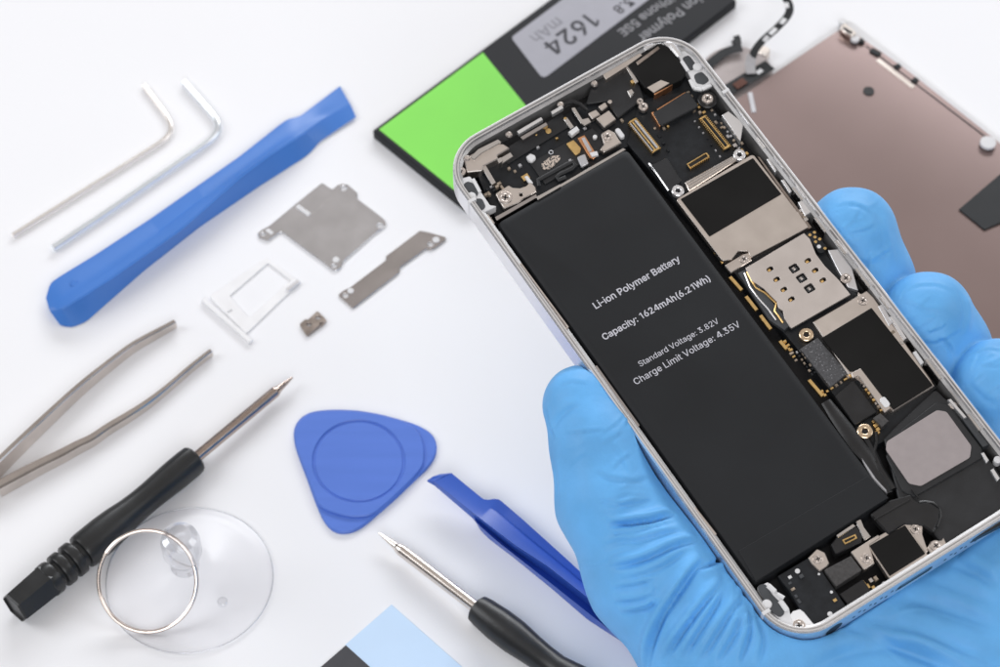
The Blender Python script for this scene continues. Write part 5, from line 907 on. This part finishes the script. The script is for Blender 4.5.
ho = [tp(358.8+46*math.cos(a), 461+41*math.sin(a), 1.5)[:2] for a in [2*math.pi*k/64 for k in range(64)]]
g.plate(tps(smoothpx(o2), 1.5), .85, 1.5, .22, [ho])
hi_ = ho if area(ho) > 0 else ho[::-1]
g.plate(inset(hi_, .0), .85, 1.12, 0); g.plate(inset(hi_, .45), 1.0, 1.36, .12)
obj('pick_body', g, 'pick', t)

# brackets
def tcirc(px, py, r, z, n=16): c = tp(px, py, z); return circle(c[0], c[1], r, n)
t = thing('connector_shield', 'large squarish grey metal bracket plate with screw eyes at its corners', 'metal bracket', tcen([(320, 225)]), 'loose metal brackets')
o1 = [(322, 182.5), (332.5, 189.5), (337, 185), (342, 183.6), (347.5, 184.3), (357.3, 192.5), (357.3, 198.5), (379, 215), (385, 220), (386.5, 224.5), (382, 228.8), (376.5, 232), (343, 261.5), (341, 267.5), (336.5, 270.4), (332, 269.5), (322, 261.5), (281.5, 231.5), (278.5, 233), (268, 241), (259, 237.5), (257.5, 233.5), (261, 230), (269.5, 225.5), (296.5, 203)]
g = MB(); zz = .5
g.plate(rounded(tps(o1, zz), .5, 2), zz-.45, zz, .08, [tcirc(343.8, 188.2, .75, zz), tcirc(380, 225.5, .75, zz), tcirc(334, 266, .6, zz), tcirc(263, 234.3, .55, zz)])
def tbar(g, a, b, w, z0, z1):
    A, B = tp(*a, z1), tp(*b, z1); c = (A+B)/2; dxy = (B-A)[:2]; g.box(c[0], c[1], np.linalg.norm(dxy), w, math.atan2(dxy[1], dxy[0]), z0, z1, .1)
obj('bracket_plate', g, 'plate', t)
g = MB(); tbar(g, (297, 205.5), (309.5, 214.5), 1.0, .45, .68); tbar(g, (266.5, 229), (272.5, 233.5), .9, .45, .62); c = tp(336, 259.5, .6); g.disc(c[0], c[1], .8, .45, .62, 14); obj('raised_bead', g, 'white', t)
g = MB(); tbar(g, (311, 214), (333, 196), .16, .45, .54); obj('pressed_crease', g, 'steel', t)
for x, y in ((340, 262.5), (282, 231), (383, 226)):
    pass
t = thing('battery_bracket', 'narrow stepped brownish metal bracket with an eye at each end', 'metal bracket', tcen([(390, 270)]), 'loose metal brackets')
o1 = [(419.8, 230.5), (428, 232), (446, 237), (445.5, 240.5), (434, 248.8), (430, 250), (426.5, 248.5), (399.5, 268), (399.5, 272.5), (353, 308.5), (338, 295), (342.5, 291), (350.5, 287), (386, 260), (386, 256)]
g = MB(); g.plate(rounded(tps(o1, .45), .4, 2), .1, .45, .08, [tcirc(430.5, 243.5, .7, .7), tcirc(345.3, 294.7, .7, .7)]); obj('bracket_plate', g, 'plate2', t)
g = MB(); c = tp(436, 239.5, .6); g.disc(c[0], c[1], .85, .4, .6, 14); obj('raised_bead', g, 'white', t)
g = MB(); c = tp(350.5, 290.5, .6); g.disc(c[0], c[1], .75, .4, .6, 14); obj('raised_bead', g, 'white', t)
t = thing('tiny_clip', 'tiny bronze metal clip with three small holes beside the card tray', 'metal clip', tcen([(313, 323)]))
g = MB(); g.plate(rounded(tps([(299.5, 324), (305, 319), (308, 319.5), (317.5, 310.5), (327, 320.5), (307, 336)], .7), .4, 2), .1, .7, .08, [tcirc(309, 324.5, .55, .7), tcirc(318, 317.5, .6, .7), tcirc(321.5, 323.5, .4, .7)]); obj('clip_plate', g, 'clipm', t)
# card tray
t = thing('sim_tray', 'empty white silver card tray frame lying between the bracket and the tweezers', 'card tray', tcen([(250, 300)]))
g = MB(); a, b, c, d = tps([(209, 295), (267, 256.5), (300, 281), (246, 333)], .7); hole = tps([(229.5, 295), (268, 262), (291, 279.5), (249, 317)], .7)
g.plate(rounded([a, b, c, d], .6, 3), .05, .4, .08, [rounded(hole, .5, 3)[::1], tps([(227, 311), (231.5, 308.3), (232.5, 309.7), (228, 312.5)], .7)]); obj('tray_frame', g, 'tray', t)
g = MB(); tbar(g, (203, 299), (251, 341), 1.1, 0.05, .95); obj('tray_front', g, 'tray', t)
g = MB(); tbar(g, (287, 290), (299, 280.5), 1.0, .1, .8); obj('tray_guide', g, 'alu', t)

# tweezers: two steel arms standing on edge
t = thing('tweezers', 'open steel tweezers with two long curved arms lying on the white table', 'tweezers', tcen([(100, 400)]))
def arm(pts, z0=.15):                        # (px, py of lower edge, width, height)
    g = MB(); q = np.array(pts, float); c = resample(q, 48)
    for k in range(5): c[1:-1] = (c[:-2]+2*c[1:-1]+c[2:])/4
    rows = []
    P3 = [tp(x, y, z0) for x, y, w, h in c]
    for i, (x, y, w, h) in enumerate(c):
        tg = P3[min(i+1, len(c)-1)]-P3[max(i-1, 0)]; n = np.array([-tg[1], tg[0], 0]); n = n/np.linalg.norm(n); p = P3[i]; hh = h
        ch = w*.18
        rows.append(g.ring([p, p+n*w, p+n*w+np.array([0, 0, hh-ch]), p+n*(w-ch)+np.array([0, 0, hh]), p+n*ch+np.array([0, 0, hh]), p+np.array([0, 0, hh-ch])]))
    for a, b in zip(rows, rows[1:]): g.bridge(a, b, False)
    g.face(rows[0][::-1]); g.face(rows[-1]); return g
obj('tweezer_arm', arm([(-30, 512, 1.6, 5.5), (0, 478, 1.5, 5.2), (30, 447, 1.4, 4.6), (75, 403, 1.3, 3.9), (90, 389, 1.3, 3.5), (135, 352, 1.2, 2.9), (177, 328, 1.1, 2.2)]), 'tweez', t)
ga = arm([(2, 497, 2.3, 3.6), (45, 473, 2.2, 3.3), (70, 460.5, 2.1, 3.0), (82, 452, 1.9, 3.0), (95, 448, 1.9, 2.7), (106, 437, 1.7, 2.6), (127.5, 424.5, 1.7, 2.4), (150, 409, 1.5, 2.1), (169, 393, 1.2, 1.9), (195, 370, 1.1, 1.9), (213, 356, 1.0, 1.9)]); lower = obj('tweezer_arm', ga, 'tweez', t)

# screwdrivers
def screwdriver(label, axis_px, r0, handle, shaft, hexa=None, sm='shaft'):
    """handle and shaft: (pixel distance along the axis, radius in mm)"""
    a, b = axis_px; zc = r0
    A, B = tp(*a, zc), tp(*b, zc*.55); L_ = np.linalg.norm(B-A); e = (B-A)/L_
    lpx = math.hypot(b[0]-a[0], b[1]-a[1]); k = L_/lpx
    t = thing('screwdriver', label, 'screwdriver', A*np.array([1, 1, 0]), 'small precision screwdrivers')
    g = MB(); g.lathe(A, [(r, s*k) for s, r in handle], 28, e); obj('handle', g, 'grip', t)
    if hexa:
        g = MB(); g.lathe(A, [(r, s*k) for s, r in hexa], 6, e, False); obj('hexagonal_cap', g, 'grip', t)
    g = MB(); g.lathe(A, [(r, s*k) for s, r in shaft], 24, e, True, True); obj('shaft', g, sm, t)
screwdriver('black handled screwdriver with hexagonal cap lying beside the tweezers, its tip pointing up right', ((14, 609), (293, 377)), 4.05,
  [(38, 3.4), (40, 3.75), (47, 3.8), (50, 3.6), (51, 3.0), (54, 3.0), (55, 3.75), (56, 3.85), (63, 3.85), (64, 3.75), (65.5, 3.0), (68, 3.0), (69, 3.8), (70, 3.9), (77, 3.9), (78, 3.8), (79, 3.1), (83, 3.1), (84, 3.8), (86, 3.95), (90, 4.02), (112, 3.98), (128, 3.75), (145, 3.3), (160, 3.12), (172, 3.12), (186, 3.25), (204, 3.42), (220, 3.42), (228, 3.3), (230, 3.0), (231, 2.2)],
  [(228, 1.25), (338, 1.25), (340, 1.1), (343, .8), (352, .55), (362, .22)], [(2, 3.4), (0, 3.5), (2, 3.8), (40, 4.1), (44, 3.7)], 'shaft2')
screwdriver('black handled screwdriver at the bottom edge, its bright tip pointing up left at the pick', ((605, 706), (379, 533)), 4.2,
  [(0, 3.9), (30, 4.3), (60, 3.0), (75, 3.0), (90, 3.2), (110, 3.65), (130, 3.65), (150, 3.3), (157, 3.0), (159, 2.4), (160, 1.8)],
  [(155, 1.3), (255, 1.3), (259, 1.1), (262, .85), (284.6, .25)])

# suction cup with ring
cc = tp(189.5, 579, .6); cup = thing('suction_cup', 'clear plastic suction cup with a steel ring through its knob', 'suction cup', cc*np.array([1, 1, 0]))
g = MB(); rr_ = np.linalg.norm((tp(273, 579, .6)-cc))
pr = [(rr_, .1), (rr_, .8), (rr_*.97, 1.1), (rr_*.8, 1.9), (rr_*.55, 3.2), (rr_*.35, 4.6), (3.6, 5.8), (3.0, 6.6)]
g.lathe((cc[0], cc[1], 0), pr, 72); obj('cup_disc', g, 'clear', cup)
g = MB(); g.tube([(cc[0]+rr_*math.cos(a), cc[1]+rr_*math.sin(a), .5) for a in [2*math.pi*k/80 for k in range(80)]], .13, 8, True); obj('cup_rim', g, 'knob', cup)
g = MB(); g.lathe((cc[0]-.4, cc[1], 0), [(3.0, 6.2), (2.5, 7.2), (2.6, 8.8), (3.6, 10.2), (4.1, 12), (4.1, 16), (3.7, 17.6), (2.5, 18.4), (.5, 18.6)], 32); obj('knob', g, 'knob', cup)
g = MB(); g.disc(cc[0]+7.5, cc[1]-6.5, 1.1, 1.8, 3.0, 16, .2); obj('moulded_nub', g, 'knob', cup)
up = RC[:, 1]; rt = RC[:, 0]; ctr = tp(147.5, 581, 7.2); cr_ = np.linalg.norm(tp(147.5+49, 581, 7.2)-ctr)
g = MB(); pts = []
for k in range(230):                        # split ring: nearly two turns
    a = math.radians(200)+2*math.pi*1.85*k/229; off = .8*(k/229-.5)*2
    pts.append(ctr+cr_*(math.cos(a)*rt*1.0+math.sin(a)*(up*1.04))+RC[:, 2]*off)
g.tube(pts, .42, 10); obj('split_ring', g, 'ringm', cup)

# protective film strip at the bottom
t = thing('adhesive_strip', 'pale blue film strip with a charcoal tab, cut off by the bottom edge', 'adhesive strip', tcen([(390, 640)]))
c0 = tp(391.5, 604.5, .2); eL = tp(345, 645, .2)-c0; eR = tp(460, 665, .2)-c0; eL = eL/np.linalg.norm(eL); eR = eR/np.linalg.norm(eR)
def quad(a0, a1, b0, b1): return [(c0+eL*a+eR*b)[:2] for a, b in ((a0, b0), (a1, b0), (a1, b1), (a0, b1))]
wf = np.linalg.norm(tp(344.8, 644.5, .2)-c0)
g = MB(); g.plate(quad(0, wf, 0, 70), .03, .25, .05); obj('blue_film', g, 'film', t)
g = MB(); g.plate(quad(wf, wf+8, .2, 12.0), .03, .35, .05); obj('charcoal_tab', g, 'tab', t)
g = MB(); g.plate(quad(wf+8, wf+11, .4, 70), .03, .25, .05); obj('pink_tab', g, 'pink', t)
g = MB(); g.plate(quad(wf*.0+.4, wf, 12.2, 69), .26, .3, .0); 

# spare battery behind the phone
hb = 2.6
A0 = tp(372, 130, hb); e1 = tp(555, -5, hb)-A0; e1 = e1/np.linalg.norm(e1); e2 = tp(466.4, 208.6, hb)-A0; wb = np.linalg.norm(e2); e2 = e2/wb
e2 = e2-e1*(e1@e2); e2 = e2/np.linalg.norm(e2); lb = 92.0
t = thing('spare_battery', 'flat black replacement battery with a bright green end and grey capacity label', 'battery', (A0+e1*lb/2+e2*wb/2)*np.array([1, 1, 0]))
def bq(a0, a1, b0, b1): return [(A0+e1*a+e2*b)[:2] for a, b in ((a0, b0), (a1, b0), (a1, b1), (a0, b1))]
def bco(px, py): d_ = tp(px, py, hb)-A0; return d_ @ e1, d_ @ e2
g = MB(); g.plate(rounded(bq(0, lb, 0, wb), .8, 4), .1, hb, .5); cell = obj('cell', g, 'sbatt', t)
ga1 = bco(481.6, 51.2)[0]
gp_, gq_ = bco(482, 51.5), bco(523, 102.4); gk_ = (gq_[0]-gp_[0])/(gq_[1]-gp_[1])      # the printed border runs askew
bl = lambda a, b: (A0+e1*a+e2*b)[:2]
g = MB(); g.plate([bl(1.3, 1.0), bl(gp_[0]+gk_*(1.0-gp_[1]), 1.0), bl(gp_[0]+gk_*(wb-1.6-gp_[1]), wb-1.6), bl(1.3, wb-1.6)], hb-.1, hb+.06, .02); obj('green_label', g, 'green', t)
x0, y0 = bco(511, 37.5); x1, y1 = bco(543, 79.2)
g = MB(); g.plate(rounded([bl(x0, y0), bl(x0+48, y0), bl(x1+48, y1), bl(x1, y1)], 1.3, 5), hb-.1, hb+.07, .02); lab = obj('capacity_label', g, 'glabel', t)
def btext(name, m, rows, par):
    g = MB()
    for body, a, b, bo in rows: add_text(g, body, tp(*a, hb+.1), tp(*b, hb+.1), hb+.1, bo)
    obj(name, g, m, par)
btext('capacity_figures', 'dprint', [('1624', (587.5, 12), (541.5, 45), 7), ('3.8', (628, -3), (612, 8.5), 6)], lab)
btext('unit_print', 'fprint', [('mAh', (556, 17), (529, 36), .0), ('V', (612, -12), (604, -7), 0)], lab)
btext('pale_print', 'wprint', [('for iPhone 5SE', (684, -16.5), (617, 31), 5), ('Li-ion Polymer', (708, -14), (637, 36.5), 5)], cell)

# detached screen lying face down
hs = 2.2
S0 = tp(849, 21, hs); f2 = tp(1000, 140, hs)-S0; f2 = f2/np.linalg.norm(f2); f1 = np.cross([0, 0, 1], f2); f1 = f1*(1 if f1 @ (tp(740, 97, hs)-S0) > 0 else -1)
def sq_(a0, a1, b0, b1): return [(S0+f1*a+f2*b)[:2] for a, b in ((a0, b0), (a1, b0), (a1, b1), (a0, b1))]
t = thing('screen_panel', 'detached phone screen lying face down, its brownish metal back plate showing', 'phone screen', (S0+f1*27+f2*52)*np.array([1, 1, 0]))
g = MB(); g.plate(rounded(sq_(-1.3, 56.3, -1.5, 112), 2.5, 5), .1, 1.2, .2); obj('glass_panel', g, 'white', t)
g = MB(); na, nb = 40, 30; grid = []      # pressed sheet; bow added so its long right edge takes a brighter sheen
bow = lambda a, b: hs-.0011*max(0, 30-a)**2-.00012*max(0, 30-b)**2
for i in range(na+1):
    A_ = 55*i/na; grid.append(g.ring([tuple((S0+f1*A_+f2*106*j/nb)[:2])+(bow(A_, 106*j/nb),) for j in range(nb+1)]))
up_ = ((f1[0]*f2[1]-f1[1]*f2[0]) > 0)
for i in range(na):
    for j in range(nb):
        q = [grid[i][j], grid[i+1][j], grid[i+1][j+1], grid[i][j+1]]; g.face(q if up_ else q[::-1], True)
rim_ = [grid[i][0] for i in range(na+1)]+[grid[na][j] for j in range(1, nb+1)]+[grid[i][nb] for i in range(na-1, -1, -1)]+[grid[0][j] for j in range(nb-1, 0, -1)]
low_ = g.ring([g.v[k] for k in rim_], .6); g.bridge(low_, rim_, False); bk = obj('back_plate', g, 'lcd', t)
g = MB(); c = tp(868.8, 90.5, hs); g.disc(c[0], c[1], 1.35, hs-1.2, hs-.12, 20, .0); obj('sensor_hole', g, 'void', bk)
g = MB(); g.plate(tps([(959, 209), (1000, 174), (1040, 205), (984.5, 229.5)], hs+.3), hs-.1, hs+.3, .05); obj('foam_tape', g, 'foam', t)
g = MB(); tq = sq_(8, 30, 14, 15); g.cur = 0

for x_, y_, r_ in ((988, 143, 1.9), (855, 39, 1.1), (843, 22, 1.0)):
    g = MB(); c = tp(x_, y_, hs); g.disc(c[0], c[1], r_, hs-.4, hs+.4, 20, .15); obj('white_spacer', g, 'white', t)
g = MB()
for q in ([(840, 27), (845, 22), (857, 33), (852, 36), (845, 32)],): g.plate(rounded(tps(q, hs+.9), .5, 3), hs-.2, hs+.9, .2, [])
obj('corner_bracket', g, 'nickel', t)
g = MB(); tb = lambda a, b, w, z0, z1: tbar(g, a, b, w, z0, z1)
tb((843, 27.5), (852, 33), .9, hs+.8, hs+1.0); tb((860, 38.5), (863, 42), 1.2, hs-1, hs-.2)
for a, b in (((871, 49), (880, 54)), ((896, 64), (899, 67)), ((913, 78), (917, 81))): tb(a, b, 1.5, .3, hs-.45)
tb((866, 45.5), (985, 136), .35, .3, hs-.75); obj('edge_clip', g, 'foam', t)
g = MB(); tb((877.5, 59), (914, 87), 1.1, hs-1.0, hs-.55); obj('beige_spring_strip', g, 'nickel', t)
# earpiece disc and ribbon cables at the top end of the screen
g = MB(); dc = tp(737, 73, 1.5); g.disc(dc[0], dc[1], 8.6, .1, 1.6, 48, .2); obj('round_backing', g, 'disc', t)
g = MB()
def ribbon(pts, w):
    c = resample(pts, 30)
    for k in range(3): c[1:-1] = (c[:-2]+2*c[1:-1]+c[2:])/4
    P3 = [tp(*q) for q in c]; rows = []
    for i, p in enumerate(P3):
        tg = P3[min(i+1, 29)]-P3[max(i-1, 0)]; n = np.array([-tg[1], tg[0], 0]); n = n/(np.linalg.norm(n)+1e-9)*w/2; u = np.array([0, 0, .16])
        rows.append(g.ring([p-n, p+n, p+n+u, p-n+u]))
    for a, b in zip(rows, rows[1:]): g.bridge(a, b)
    g.face(rows[0][::-1]); g.face(rows[-1])
g.cur = 0; ribbon([(700, 72, 1.8), (712, 62, 2.2), (722, 54, 2.4), (732, 49.5, 2.6), (742, 48, 2.6)], 2.3)
ribbon([(725, 92, 2.4), (740, 83, 2.6), (755, 74, 2.8), (770, 65, 2.6)], 3.4)
ribbon([(749, 75, 3), (751, 62, 4), (754, 51, 5), (762, 41, 6), (775, 30, 7), (785, 20, 7.5), (790.5, 12, 8), (790, 4, 8.5), (785, -2, 9)], 1.9)
g.cur = 1
for q in ([(770, 34.5, 7.3), (776, 28.5, 7.3)], [(781, 24, 7.7), (785, 19, 7.7)], [(787, 8, 8.7), (786, 3, 8.7)], [(764, 41.5, 6.3), (768, 36.5, 6.8)], [(757, 73.5, 3.1), (762, 70, 3.1)]): ribbon([q[0], q[1]], 1.1)
g.cur = 2; ribbon([(735, 87, 2.8), (745, 80.5, 2.9)], 2.0)
g.cur = 0; ribbon([(733, 44, 1.2), (738, 40, 1.6), (736, 36, 1.8)], 1.6)
c = tp(737, 42, 1.6); g.disc(c[0], c[1], 1.1, .1, 1.8, 12)
g.cur = 3; ribbon([(751, 74, 3.2), (750, 64, 3.9), (752, 55, 4.6)], 2.4)
obj('ribbon_cable', g, ['foam', 'white', 'dcop', 'gpad'], t)
g = MB(); c = tp(764, 51, 1.6); g.disc(c[0], c[1], 1.5, .1, 1.9, 16, .2); obj('small_metal_eye', g, 'nickel', t)
g = MB(); q = tp(753, 100, hs+.3); tbar(g, (750, 92), (754, 112), 1.2, hs-.1, hs+.08); obj('clear_tape', g, 'gpad', t)

# ================================================================== light
wd = bpy.data.worlds.new('World'); sc.world = wd; wd.use_nodes = True
wn = wd.node_tree.nodes; wl = wd.node_tree.links; bgn = wn['Background']
wtc = wn.new('ShaderNodeTexCoord'); wsp = wn.new('ShaderNodeSeparateXYZ'); wl.new(wtc.outputs['Generated'], wsp.inputs[0])
wr = wn.new('ShaderNodeValToRGB'); wr.color_ramp.elements[0].position = .35; wr.color_ramp.elements[0].color = (.09, .088, .092, 1)
wr.color_ramp.elements[1].position = .9; wr.color_ramp.elements[1].color = (.50, .465, .445, 1)   # the studio: dim walls, paler warm ceiling
wl.new(wsp.outputs['Z'], wr.inputs[0]); wl.new(wr.outputs[0], bgn.inputs[0]); bgn.inputs[1].default_value = 1.0
def area_light(name, loc, target, sx, sy, power, color=(1, 1, 1)):
    l = bpy.data.lights.new(name, 'AREA'); l.shape = 'RECTANGLE'; l.size = sx; l.size_y = sy; l.energy = power; l.color = color
    o = bpy.data.objects.new(name, l); col.objects.link(o); o.location = loc
    o.rotation_euler = (Vector(target)-Vector(loc)).to_track_quat('-Z', 'Y').to_euler()
area_light('softbox_back', (.25, 1.85, .93), (0, 0, 0), 1.9, .5, 29, (.95, .97, 1))
area_light('softbox_left', (-1.1, .1, .8), (0, 0, .02), .7, .7, 6.6, (.95, .97, 1))
area_light('softbox_right', (1.1, .1, .8), (0, 0, .02), .7, .7, 3.4, (.96, .975, 1))
area_light('softbox_front', (.1, -1.1, .9), (0, 0, .02), .9, .6, 7.4, (.96, .975, 1))
sc.view_settings.view_transform = 'Standard'; sc.view_settings.look = 'None'; sc.view_settings.exposure = 0; sc.view_settings.gamma = 1
sc.cycles.use_denoising = True
sc.cycles.transparent_max_bounces = 16
